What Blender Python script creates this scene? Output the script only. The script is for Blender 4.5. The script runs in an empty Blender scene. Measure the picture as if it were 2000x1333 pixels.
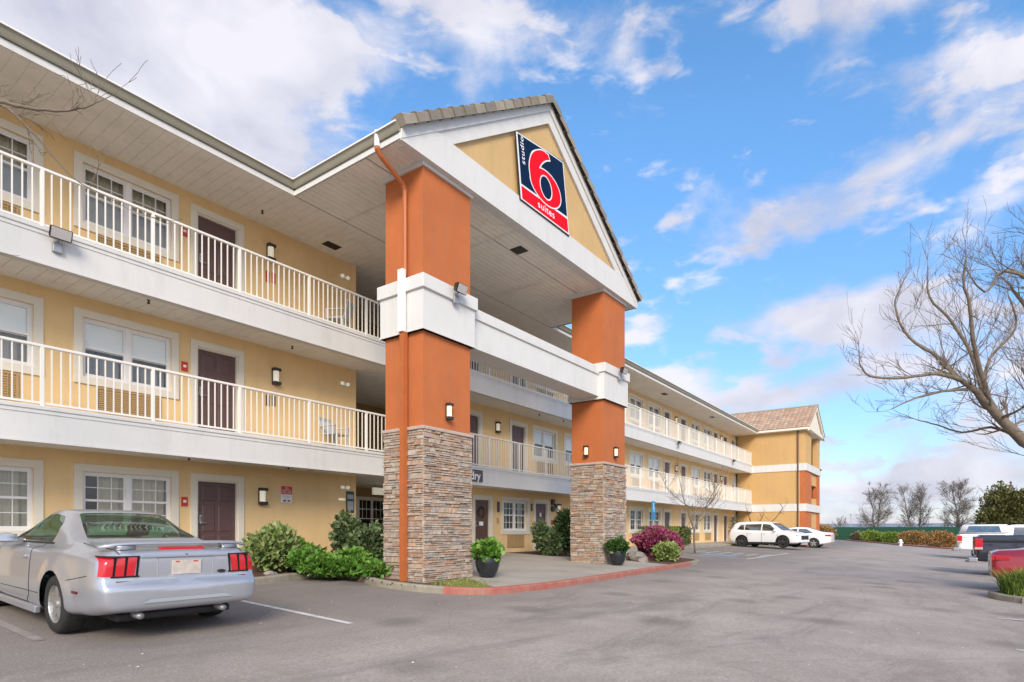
import bpy, bmesh, math, random
from mathutils import Vector, Matrix, noise as mnoise
R = math.radians
SC = bpy.context.scene
COL = SC.collection
random.seed(7)

# ------------------------------------------------------------------ camera
# world: X runs along the motel, Y into it, Z up
CA, SA, FPX, CH, HZY = .8102, .5862, 1172., 1.14, 1037.
cam = bpy.data.cameras.new('camera'); camo = bpy.data.objects.new('camera', cam); COL.objects.link(camo)
SC.camera = camo
camo.location = (0, 0, CH)
camo.rotation_euler = (R(90), 0, math.atan2(SA, CA) - R(90))
cam.sensor_width = 36; cam.lens = 36 * FPX / 2000
cam.shift_y = (HZY - 666.5) / 2000
cam.clip_start = .05; cam.clip_end = 3000

# ------------------------------------------------------------------ sky, sun, exposure
SC.view_settings.view_transform = 'Standard'; SC.view_settings.look = 'None'
SC.view_settings.gamma = 1; SC.view_settings.exposure = 1.32
SUN_EL, SUN_AZ = R(30), R(218)          # azimuth of the direction towards the sun, from +X counter clockwise
sun = bpy.data.lights.new('sun', 'SUN'); suno = bpy.data.objects.new('sun', sun); COL.objects.link(suno)
sun.energy = 1.5; sun.angle = R(24); sun.color = (1, .87, .72)
sd = Vector((math.cos(SUN_EL) * math.cos(SUN_AZ), math.cos(SUN_EL) * math.sin(SUN_AZ), math.sin(SUN_EL)))
suno.rotation_euler = sd.to_track_quat('Z', 'Y').to_euler()

def build_world():
    w = bpy.data.worlds.new('World'); SC.world = w; w.use_nodes = True
    nt = w.node_tree; nt.nodes.clear(); N = nt.nodes; Lk = nt.links.new
    out = N.new('ShaderNodeOutputWorld'); bg = N.new('ShaderNodeBackground'); Lk(bg.outputs[0], out.inputs[0])
    sky = N.new('ShaderNodeTexSky'); sky.sky_type = 'NISHITA'; sky.sun_disc = False
    sky.sun_elevation = SUN_EL; sky.sun_rotation = R(90) - SUN_AZ
    sky.air_density = 1.0; sky.dust_density = .6; sky.ozone_density = 2.5
    tc = N.new('ShaderNodeTexCoord'); sep = N.new('ShaderNodeSeparateXYZ'); Lk(tc.outputs['Generated'], sep.inputs[0])
    def M(op, a, b=None, c=None):
        n = N.new('ShaderNodeMath'); n.operation = op
        for i, v in enumerate((a, b, c)):
            if v is None: continue
            if isinstance(v, (int, float)): n.inputs[i].default_value = v
            else: Lk(v, n.inputs[i])
        return n.outputs[0]
    def noise(scale, det, rough, dist=0, zs=1):
        mp = N.new('ShaderNodeMapping'); mp.inputs['Scale'].default_value = (1, 1, zs); Lk(tc.outputs['Generated'], mp.inputs[0])
        n = N.new('ShaderNodeTexNoise'); n.inputs['Scale'].default_value = scale; n.inputs['Detail'].default_value = det
        n.inputs['Roughness'].default_value = rough; n.inputs['Distortion'].default_value = dist
        Lk(mp.outputs[0], n.inputs['Vector']); return n
    az = M('ARCTAN2', sep.outputs[1], sep.outputs[0]); el = M('ARCSINE', sep.outputs[2])
    wn = noise(5.0, 3, .55, 0, 1.6); ws = N.new('ShaderNodeSeparateColor'); Lk(wn.outputs['Color'], ws.inputs[0])
    az2 = M('MULTIPLY_ADD', M('SUBTRACT', ws.outputs[0], .5), .22, az)
    el2 = M('MULTIPLY_ADD', M('SUBTRACT', ws.outputs[1], .5), .16, el)
    def azel(px, py):
        u = (px - 1000) / FPX; d = Vector((CA + SA * u, SA - CA * u, (HZY - py) / FPX)).normalized()
        return math.atan2(d.y, d.x), math.asin(d.z)
    blobs = [  # px, py in the sky, half sizes in radians, weight
        (80, 90, .18, .12, 1.0), (300, 40, .11, .07, .75), (420, 130, .10, .07, .75), (500, 50, .09, .07, .8), (600, 140, .08, .06, .85), (690, 40, .08, .06, .8), (350, 110, .05, .03, -.55), (450, 190, .06, .03, -.5), (520, 300, .10, .05, .55), (420, 210, .15, .07, .7), (250, 250, .12, .08, .6),
        (960, 20, .10, .04, .8), (1245, 85, .04, .035, .75), (965, 165, .04, .035, .55), (1150, 60, .04, .03, .4),
        (1570, 35, .09, .038, .95), (1740, 10, .07, .03, .75), (1880, 100, .04, .035, .8), (1960, 150, .045, .045, .85),
        (1480, 440, .05, .022, .9), (1580, 395, .05, .028, .95), (1700, 345, .055, .032, .95), (1830, 275, .05, .032, .95), (1350, 400, .04, .022, .65), (1930, 410, .055, .04, .85), (1990, 290, .04, .04, .7),
        (1640, 610, .10, .04, .8), (1560, 640, .08, .03, .6), (1780, 560, .07, .04, .7), (1700, 720, .09, .04, .8), (1240, 660, .06, .03, .8), (1350, 770, .09, .03, .75), (1500, 760, .09, .025, .6),
        (1650, 975, .34, .030, .85), (1850, 930, .14, .045, .9), (1450, 800, .10, .02, .5), (1640, 1030, .5, .02, .6), (1950, 650, .10, .05, .6), (2050, 800, .15, .07, .8)]
    tot = None
    for px, py, sa, se, wt in blobs:
        a, e = azel(px, py)
        da = M('MULTIPLY', M('SUBTRACT', az2, a), 1 / sa); de = M('MULTIPLY', M('SUBTRACT', el2, e), 1 / se)
        d2 = M('MULTIPLY_ADD', da, da, M('MULTIPLY', de, de))
        g = M('MULTIPLY', M('EXPONENT', M('MULTIPLY', d2, -1)), wt)
        tot = g if tot is None else M('ADD', tot, g)
    far = noise(2.6, 4, .55, .2, 2.2)                       # broken cloud over the rest of the sky
    back = M('MULTIPLY', M('LESS_THAN', M('ADD', M('MULTIPLY', sep.outputs[0], CA), M('MULTIPLY', sep.outputs[1], SA)), .2), M('MULTIPLY_ADD', far.outputs[0], 3.2, -.9))
    tot = M('ADD', tot, M('MAXIMUM', back, 0))
    pat = noise(11, 5, .55, .3, 2.4); tot = M('ADD', tot, M('MULTIPLY', M('MAXIMUM', M('SUBTRACT', pat.outputs[0], .50), 0), 4.2))
    fine = noise(7, 10, .62, .25, 1.9)
    mk = M('MULTIPLY_ADD', M('SUBTRACT', fine.outputs[0], .52), 2.3, tot)
    mr = N.new('ShaderNodeMapRange'); mr.interpolation_type = 'SMOOTHSTEP'
    mr.inputs['From Min'].default_value = .12; mr.inputs['From Max'].default_value = 1.2; mr.inputs['To Max'].default_value = .94
    Lk(mk, mr.inputs['Value'])
    # cloud colour: bright tops, lavender grey bodies
    cr = N.new('ShaderNodeValToRGB'); cr.color_ramp.elements[0].position = .38; cr.color_ramp.elements[1].position = .62
    cr.color_ramp.elements[0].color = (1.85, 1.85, 2.16, 1); cr.color_ramp.elements[1].color = (2.7, 2.63, 2.84, 1)
    big = noise(6, 5, .5, .2, 1.5); Lk(big.outputs[0], cr.inputs[0])
    # the deep clear blue between the clouds
    tint = N.new('ShaderNodeMix'); tint.data_type = 'RGBA'; tint.blend_type = 'MULTIPLY'; tint.inputs['Factor'].default_value = 1
    Lk(sky.outputs[0], tint.inputs['A']); tr = N.new('ShaderNodeValToRGB'); tr.color_ramp.elements[0].position = 0; tr.color_ramp.elements[1].position = .55
    tr.color_ramp.elements[0].color = (.40, .40, .50, 1); tr.color_ramp.elements[1].color = (.50, .72, .82, 1); k_ = tr.color_ramp.elements.new(.16); k_.color = (.44, .51, .60, 1)
    Lk(sep.outputs[2], tr.inputs[0]); Lk(tr.outputs[0], tint.inputs['B'])
    mix = N.new('ShaderNodeMix'); mix.data_type = 'RGBA'
    Lk(mr.outputs[0], mix.inputs['Factor']); Lk(tint.outputs['Result'], mix.inputs['A']); Lk(cr.outputs[0], mix.inputs['B'])
    bb = N.new('ShaderNodeMapRange'); bb.inputs['From Min'].default_value = .1; bb.inputs['From Max'].default_value = -.5; bb.inputs['To Min'].default_value = 1; bb.inputs['To Max'].default_value = 1.75   # unseen cloud behind the camera brightened, added as fill for the facade
    Lk(M('ADD', M('MULTIPLY', sep.outputs[0], CA), M('MULTIPLY', sep.outputs[1], SA)), bb.inputs[0])
    br = N.new('ShaderNodeVectorMath'); br.operation = 'SCALE'; Lk(cr.outputs[0], br.inputs[0]); Lk(bb.outputs[0], br.inputs['Scale']); Lk(br.outputs[0], mix.inputs['B'])
    Lk(mix.outputs['Result'], bg.inputs[0]); bg.inputs[1].default_value = .142
build_world()

# ------------------------------------------------------------------ materials
def mat(name, col, rough=.8, metal=0., var=0., vscale=4., bump=0., bscale=60., col2=None, spec=.5, coat=0., detail=6., isl=None, stretch=None, grime=0.):
    m = bpy.data.materials.new(name); m.use_nodes = True; nt = m.node_tree; N = nt.nodes; L = nt.links.new
    b = N['Principled BSDF']; b.inputs['Base Color'].default_value = (*col, 1); b.inputs['Roughness'].default_value = rough
    b.inputs['Metallic'].default_value = metal; b.inputs['Specular IOR Level'].default_value = spec
    if coat: b.inputs['Coat Weight'].default_value = coat; b.inputs['Coat Roughness'].default_value = .04
    tc = N.new('ShaderNodeTexCoord'); src = tc.outputs['Object']
    if stretch:
        mp = N.new('ShaderNodeMapping'); mp.inputs['Scale'].default_value = stretch; L(src, mp.inputs[0]); src = mp.outputs[0]
    base = None
    if isl:                      # every loose piece (stone, tile, leaf) takes its own colour from the list
        g = N.new('ShaderNodeNewGeometry'); r = N.new('ShaderNodeValToRGB'); r.color_ramp.interpolation = 'CONSTANT' if len(isl) > 3 else 'LINEAR'
        els = r.color_ramp.elements
        while len(els) < len(isl): els.new(.5)
        for i, c in enumerate(isl): els[i].position = i / len(isl) if len(isl) > 3 else i / max(1, len(isl) - 1); els[i].color = (*c, 1)
        L(g.outputs['Random Per Island'], r.inputs[0]); base = r.outputs[0]
    if var or col2:
        n = N.new('ShaderNodeTexNoise'); n.inputs['Scale'].default_value = vscale; n.inputs['Detail'].default_value = detail; n.inputs['Roughness'].default_value = .62; L(src, n.inputs['Vector'])
        mr = N.new('ShaderNodeMapRange'); mr.inputs['From Min'].default_value = .3; mr.inputs['From Max'].default_value = .7; L(n.outputs[0], mr.inputs[0])
        mx = N.new('ShaderNodeMix'); mx.data_type = 'RGBA'; L(mr.outputs[0], mx.inputs['Factor'])
        if base is not None:
            mx.blend_type = 'MIX'
            d = N.new('ShaderNodeMix'); d.data_type = 'RGBA'; d.blend_type = 'MULTIPLY'; d.inputs['Factor'].default_value = 1; L(base, d.inputs['A']); k = 1 - var; d.inputs['B'].default_value = (k, k, k, 1)
            L(base, mx.inputs['A']); L(d.outputs['Result'], mx.inputs['B'])
        else:
            c2 = col2 if col2 else tuple(c * (1 - var) for c in col)
            mx.inputs['A'].default_value = (*col, 1); mx.inputs['B'].default_value = (*c2, 1)
        base = mx.outputs['Result']
    if grime:
        n = N.new('ShaderNodeTexNoise'); n.inputs['Scale'].default_value = 1.3; n.inputs['Detail'].default_value = 9; n.inputs['Roughness'].default_value = .7
        mp = N.new('ShaderNodeMapping'); mp.inputs['Scale'].default_value = (3, 3, .5); L(tc.outputs['Object'], mp.inputs[0]); L(mp.outputs[0], n.inputs['Vector'])
        mr = N.new('ShaderNodeMapRange'); mr.inputs['From Min'].default_value = .5; mr.inputs['From Max'].default_value = .78; mr.inputs['To Max'].default_value = grime; L(n.outputs[0], mr.inputs[0])
        mx = N.new('ShaderNodeMix'); mx.data_type = 'RGBA'; L(mr.outputs[0], mx.inputs['Factor'])
        if base is not None: L(base, mx.inputs['A'])
        else: mx.inputs['A'].default_value = (*col, 1)
        mx.inputs['B'].default_value = (.16, .14, .10, 1); base = mx.outputs['Result']
    if base is not None: L(base, b.inputs['Base Color'])
    if bump:
        n = N.new('ShaderNodeTexNoise'); n.inputs['Scale'].default_value = bscale; n.inputs['Detail'].default_value = 4; L(src, n.inputs['Vector'])
        bp = N.new('ShaderNodeBump'); bp.inputs['Strength'].default_value = bump; bp.inputs['Distance'].default_value = .02; L(n.outputs[0], bp.inputs['Height']); L(bp.outputs[0], b.inputs['Normal'])
    return m

def glass_mat(name, tint, refl=.12, rough=.02, fk=.75):
    m = bpy.data.materials.new(name); m.use_nodes = True; nt = m.node_tree; N = nt.nodes; L = nt.links.new; N.clear()
    o = N.new('ShaderNodeOutputMaterial'); t = N.new('ShaderNodeBsdfTransparent'); t.inputs[0].default_value = (*tint, 1)
    g = N.new('ShaderNodeBsdfGlossy'); g.inputs['Roughness'].default_value = rough; g.inputs[0].default_value = (.95, 1, .98, 1)
    fr = N.new('ShaderNodeLayerWeight'); fr.inputs[0].default_value = .35
    a = N.new('ShaderNodeMath'); a.operation = 'MULTIPLY_ADD'; a.inputs[1].default_value = fk; a.inputs[2].default_value = refl; L(fr.outputs['Fresnel'], a.inputs[0]); a.use_clamp = True
    x = N.new('ShaderNodeMixShader'); L(a.outputs[0], x.inputs[0]); L(t.outputs[0], x.inputs[1]); L(g.outputs[0], x.inputs[2]); L(x.outputs[0], o.inputs[0])
    tc = N.new('ShaderNodeTexCoord'); n = N.new('ShaderNodeTexNoise'); n.inputs['Scale'].default_value = 1.6; L(tc.outputs['Object'], n.inputs['Vector'])
    bp = N.new('ShaderNodeBump'); bp.inputs['Strength'].default_value = .06; bp.inputs['Distance'].default_value = .1; L(n.outputs[0], bp.inputs['Height']); L(bp.outputs[0], g.inputs['Normal'])
    return m
def lamp_mat(name, col, s):
    m = mat(name, col, .4); b = m.node_tree.nodes['Principled BSDF']; b.inputs['Emission Color'].default_value = (*col, 1); b.inputs['Emission Strength'].default_value = s; return m

MT = dict(
    stucco=mat('yellow_stucco', (.84, .60, .30), .92, var=.10, vscale=.9, bump=.35, bscale=90, grime=.12),
    ochre=mat('ochre_stucco', (.60, .38, .155), .92, var=.10, vscale=.7, bump=.35, bscale=90, grime=.18),
    gablestucco=mat('gable_stucco', (.62, .42, .19), .92, var=.12, vscale=1.1, bump=.35, bscale=90, grime=.2),
    orange=mat('orange_stucco', (.53, .155, .045), .88, var=.16, vscale=1.2, bump=.55, bscale=60, grime=.26),
    pipe=mat('orange_pipe_paint', (.46, .13, .035), .55, var=.15, vscale=3),
    white=mat('white_fascia_paint', (.67, .67, .645), .75, var=.05, vscale=2, bump=.12, bscale=40, grime=.16),
    trim=mat('cream_trim_paint', (.76, .71, .59), .7, var=.06, vscale=3),
    vinyl=mat('white_vinyl', (.80, .79, .76), .45),
    rail=mat('cream_rail_paint', (.80, .78, .72), .5),
    soffit=mat('soffit_panel', (.88, .845, .76), .7, var=.10, vscale=1.2, grime=.22),
    gutter=mat('gutter_metal', (.30, .28, .21), .5, var=.15, vscale=2),
    door=mat('brown_door_paint', (.13, .075, .07), .45, var=.15, vscale=5),
    door2=mat('red_brown_door_paint', (.12, .06, .04), .45, var=.15, vscale=5),
    floor=mat('balcony_floor', (.48, .45, .40), .9, var=.1),
    curtain=mat('beige_curtain', (.62, .56, .43), .9, var=.1, vscale=6),
    blind=mat('white_blind', (.93, .93, .92), .8),
    gray=mat('grey_liner', (.36, .35, .34), .9),
    dark=mat('room_darkness', (.03, .028, .03), .9),
    darkstucco=mat('dark_yellow_alcove_paint', (.36, .24, .09), .95, var=.1),  # dark yellow paint of the passage walls
    grille=mat('tan_grille_paint', (.46, .31, .14), .6),
    black=mat('black_metal', (.02, .02, .02), .45),
    lantern=mat('bronze_metal', (.035, .03, .025), .4),
    lens=lamp_mat('frosted_lantern_glass', (.9, .85, .68), .12),
    lensw=lamp_mat('warm_lit_lens', (.85, .66, .42), .30),
    stone=mat('ledge_stone', (.3, .25, .2), .95, var=.45, vscale=14, bump=.8, bscale=45, isl=[(.56, .43, .33), (.47, .34, .26), (.58, .49, .40), (.45, .37, .30), (.60, .42, .29), (.54, .41, .33), (.44, .40, .355), (.62, .53, .43), (.50, .32, .22), (.53, .46, .38)]),
    mortar=mat('dark_mortar', (.22, .185, .155), .95, var=.3, vscale=20),
    ledge=mat('stone_ledge', (.50, .41, .35), .9, var=.2, vscale=6, bump=.3),
    tile=mat('concrete_roof_tile', (.3, .25, .2), .9, var=.25, vscale=5, bump=.3, isl=[(.33, .29, .23), (.27, .24, .19), (.36, .32, .25), (.29, .25, .21), (.24, .22, .18)]),
    tile2=mat('pink_brown_roof_tile', (.3, .25, .2), .9, var=.25, vscale=3, bump=.3, isl=[(.50, .35, .24), (.43, .30, .21), (.55, .40, .28), (.46, .34, .26), (.52, .33, .22)]),
    roofing=mat('main_roofing', (.18, .15, .12), .95, var=.2),
    navy=mat('sign_navy', (.004, .02, .06), .9, spec=.1), red=mat('sign_red', (.86, .008, .022), .9, spec=.1), signwhite=mat('sign_white', (.85, .85, .85), .4),
    alarmred=mat('alarm_red', (.55, .04, .02), .5), bluesign=mat('blue_sign', (.02, .22, .45), .5), greysign=mat('grey_sign', (.10, .08, .09), .6), greensign=mat('dark_green_sign', (.03, .06, .05), .5),
    galv=mat('galvanised_metal', (.42, .43, .44), .45, metal=.6, var=.15), plasticgrey=mat('grey_plastic', (.33, .36, .38), .5),
    curb=mat('concrete_curb', (.36, .33, .26), .9, var=.35, vscale=2.5, bump=.3, bscale=40, grime=.5),
    redcurb=mat('red_curb_paint', (.38, .085, .065), .85, var=.45, vscale=4, bump=.4, bscale=50, col2=(.36, .19, .14), grime=.5),
    slab=mat('concrete_walk', (.42, .38, .32), .88, var=.25, vscale=.8, bump=.2, bscale=60, grime=.2),
    mulch=mat('bark_mulch', (.13, .065, .035), .95, var=.5, vscale=9, bump=1, bscale=30),
    moss=mat('mossy_soil', (.17, .20, .03), .95, col2=(.22, .17, .08), vscale=4, bump=.8, bscale=40),
    line=mat('worn_white_paint', (.72, .72, .70), .8, col2=(.40, .38, .36), vscale=6, detail=9),
    blueline=mat('worn_blue_paint', (.20, .30, .42), .8, col2=(.25, .27, .29), vscale=3),
    rock=mat('garden_rock', (.33, .30, .26), .9, var=.4, vscale=6, bump=.6, bscale=20),
    bark=mat('grey_bark', (.22, .175, .13), .95, var=.4, vscale=12, bump=.6, bscale=30),
    barkdark=mat('dark_twig_bark', (.085, .068, .055), .95, var=.3, vscale=9),
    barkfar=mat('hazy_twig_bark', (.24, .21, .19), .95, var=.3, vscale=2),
    pot=mat('dark_glazed_pot', (.022, .026, .032), .28, var=.35, vscale=4), soil=mat('potting_soil', (.05, .035, .025), .95),
    tyre=mat('tyre_rubber', (.022, .021, .022), .8, var=.2, vscale=9, bump=.2), alloy=mat('alloy_rim', (.50, .49, .47), .35, metal=.7, var=.15), darkalloy=mat('dark_alloy_rim', (.10, .10, .11), .35, metal=.6),
    silver=mat('silver_car_paint', (.47, .49, .53), .28, metal=.60, coat=.5), whitecar=mat('white_car_paint', (.78, .79, .80), .3, coat=.6), redcar=mat('red_car_paint', (.36, .018, .03), .3, coat=.7), blackcar=mat('black_blue_truck_paint', (.018, .022, .034), .3, coat=.7),
    trimblack=mat('black_plastic', (.018, .018, .02), .55), seat=mat('grey_car_seat', (.16, .17, .16), .9), tail=mat('red_tail_lens', (.55, .012, .02), .18, coat=.5), taildark=mat('dark_red_lens', (.10, .01, .012), .3), reverse=mat('clear_lens', (.5, .48, .46), .2, coat=.5),
    chrome=mat('chrome', (.7, .7, .7), .12, metal=1), plate=mat('licence_plate', (.62, .58, .52), .5, col2=(.45, .38, .32), vscale=9),
    fencegreen=mat('green_fence_screen', (.012, .075, .042), .8, var=.2, vscale=.3),
    field=mat('dry_field', (.20, .19, .11), .95, var=.3, vscale=.05),
)
MT['carglass'] = glass_mat('green_car_glass', (.52, .86, .70), .14, .02, .6); MT['darkglass'] = glass_mat('dark_car_glass', (.10, .12, .13), .20)
MT['winglass'] = glass_mat('window_glass', (.93, .95, .93), .04, .02, .40)
def leafm(name, cols, rough=.55):
    m = mat(name, cols[0], rough, isl=cols, var=.2, vscale=3)
    return m
LF = dict(
    varieg=leafm('variegated_leaf', [(.085, .16, .03), (.22, .29, .085), (.36, .40, .16)]),
    bright=leafm('bright_green_leaf', [(.045, .13, .012), (.10, .25, .025), (.20, .34, .06)]),
    rose=leafm('rose_leaf', [(.035, .075, .025), (.10, .16, .06), (.19, .24, .10)]),
    roseb=leafm('bronze_rose_leaf', [(.07, .045, .03), (.14, .10, .06), (.12, .16, .06)]),
    camel=leafm('dark_glossy_leaf', [(.02, .055, .012), (.05, .11, .025), (.10, .18, .05)], .4),
    azalea=leafm('magenta_blossom', [(.24, .02, .08), (.40, .05, .17), (.22, .10, .06), (.44, .10, .22)]),
    lime=leafm('lime_leaf', [(.12, .20, .04), (.25, .34, .09), (.38, .42, .15)]),
    hedge=leafm('hedge_leaf', [(.05, .07, .02), (.10, .13, .035), (.17, .20, .05)]),
    hedgegreen=leafm('yellow_green_hedge_leaf', [(.09, .15, .015), (.20, .30, .03), (.30, .38, .06)]),
    hedgeorange=leafm('orange_tipped_hedge_leaf', [(.20, .13, .03), (.38, .20, .06), (.48, .25, .09)]),
    olive=leafm('olive_tree_leaf', [(.055, .06, .012), (.12, .125, .03), (.20, .19, .06)]),
    grass=leafm('tall_grass_blade', [(.07, .14, .015), (.16, .27, .03), (.30, .38, .09)]),
    tuft=leafm('small_grass_blade', [(.14, .19, .03), (.24, .30, .05), (.30, .30, .08)]),
    white=leafm('white_petal', [(.80, .80, .72), (.75, .72, .62), (.85, .85, .80)]),
    farshrub=leafm('far_brown_shrub', [(.16, .12, .07), (.22, .18, .10), (.14, .15, .07)]))
# ------------------------------------------------------------------ helpers
class MB:
    """collects geometry for ONE mesh"""
    def __init__(s): s.v = []; s.f = []; s.m = []; s.mi = 0
    def add(s, vs, fs):
        o = len(s.v); s.v += [tuple(v) for v in vs]; s.f += [tuple(i + o for i in f) for f in fs]; s.m += [s.mi] * len(fs)
    def quad(s, a, b, c, d): s.add((a, b, c, d), ((0, 1, 2, 3),))
    def box(s, x0, x1, y0, y1, z0, z1):
        s.add([(x0, y0, z0), (x1, y0, z0), (x1, y1, z0), (x0, y1, z0), (x0, y0, z1), (x1, y0, z1), (x1, y1, z1), (x0, y1, z1)],
              [(3, 2, 1, 0), (4, 5, 6, 7), (0, 1, 5, 4), (1, 2, 6, 5), (2, 3, 7, 6), (3, 0, 4, 7)])
    def bbox(s, x0, x1, y0, y1, z0, z1, b=.01):
        """box with chamfered edges"""
        bm = bmesh.new(); bmesh.ops.create_cube(bm, size=1)
        for v in bm.verts: v.co = Vector(((x0 + x1) / 2 + v.co.x * (x1 - x0), (y0 + y1) / 2 + v.co.y * (y1 - y0), (z0 + z1) / 2 + v.co.z * (z1 - z0)))
        bmesh.ops.bevel(bm, geom=bm.edges[:], offset=b, segments=2, affect='EDGES', profile=.5); s.frombm(bm)
    def frombm(s, bm, M=None):
        bm.verts.index_update(); s.add([(M @ v.co if M else v.co) for v in bm.verts], [tuple(v.index for v in f.verts) for f in bm.faces]); bm.free()
    def prism(s, poly, a, b, axis='y'):
        """polygon (2d) extruded between a and b along axis"""
        n = len(poly)
        P = {'y': lambda p, t: (p[0], t, p[1]), 'x': lambda p, t: (t, p[0], p[1]), 'z': lambda p, t: (p[0], p[1], t)}[axis]
        s.add([P(p, a) for p in poly] + [P(p, b) for p in poly], [tuple(range(n))[::-1], tuple(range(n, 2 * n))] + [(i, (i + 1) % n, (i + 1) % n + n, i + n) for i in range(n)])
    def tube(s, pts, rs, n=8, cap=True):
        pts = [Vector(p) for p in pts]
        if not hasattr(rs, '__len__'): rs = [rs] * len(pts)
        rings = []; ref = None
        for i, p in enumerate(pts):
            d = (pts[min(i + 1, len(pts) - 1)] - pts[max(i - 1, 0)]).normalized()
            if ref is None: ref = d.orthogonal().normalized()
            ref = (ref - d * ref.dot(d)).normalized(); b = d.cross(ref)
            rings.append([p + (ref * math.cos(2 * math.pi * k / n) + b * math.sin(2 * math.pi * k / n)) * rs[i] for k in range(n)])
        vs = [v for r in rings for v in r]; fs = []
        for i in range(len(rings) - 1):
            for k in range(n): a = i * n + k; b2 = i * n + (k + 1) % n; fs.append((a, b2, b2 + n, a + n))
        if cap: fs += [tuple(range(n))[::-1], tuple(range(len(vs) - n, len(vs)))]
        s.add(vs, fs)
    def lathe(s, prof, c, n=24, axis='z'):
        vs = []; fs = []
        for r, h in prof:
            for k in range(n):
                a = 2 * math.pi * k / n; x, y = r * math.cos(a), r * math.sin(a)
                vs.append((c[0] + x, c[1] + y, c[2] + h) if axis == 'z' else ((c[0] + x, c[1] + h, c[2] + y) if axis == 'y' else (c[0] + h, c[1] + x, c[2] + y)))
        for i in range(len(prof) - 1):
            for k in range(n): a = i * n + k; b = i * n + (k + 1) % n; fs.append((a, b, b + n, a + n))
        s.add(vs, fs)
    def build(s, name, m, parent=None, smooth=False, loc=None):
        me = bpy.data.meshes.new(name); me.from_pydata(s.v, [], s.f)
        for x in (m if isinstance(m, (list, tuple)) else [m]): me.materials.append(x)
        if isinstance(m, (list, tuple)): me.polygons.foreach_set('material_index', s.m)
        if smooth: me.polygons.foreach_set('use_smooth', [True] * len(me.polygons))
        me.update(); o = bpy.data.objects.new(name, me); COL.objects.link(o)
        if parent is not None: o.parent = parent
        if loc is not None: o.location = loc
        return o
def fixn(o):
    bm = bmesh.new(); bm.from_mesh(o.data); bmesh.ops.recalc_face_normals(bm, faces=bm.faces[:]); bm.to_mesh(o.data); bm.free(); return o
def tag(o, label, cat, group=None, kind=None):
    o['label'] = label; o['category'] = cat
    if group: o['group'] = group
    if kind: o['kind'] = kind
    return o
def thing(name, label, cat, loc=(0, 0, 0), rz=0, group=None):
    o = bpy.data.objects.new(name, None); COL.objects.link(o); o.location = loc; o.rotation_euler = (0, 0, rz); o.empty_display_size = .2
    return tag(o, label, cat, group)
def copy_tree(o, parent=None):
    c = o.copy(); COL.objects.link(c); c.parent = parent
    for ch in o.children: copy_tree(ch, c)
    return c
def struct(o, label=None):
    o['kind'] = 'structure'
    if label: o['label'] = label
    return o
def gz(Y): return .045 * (max(-1, min(13.1, Y)) - 8)      # the lot climbs gently towards the motel

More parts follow.
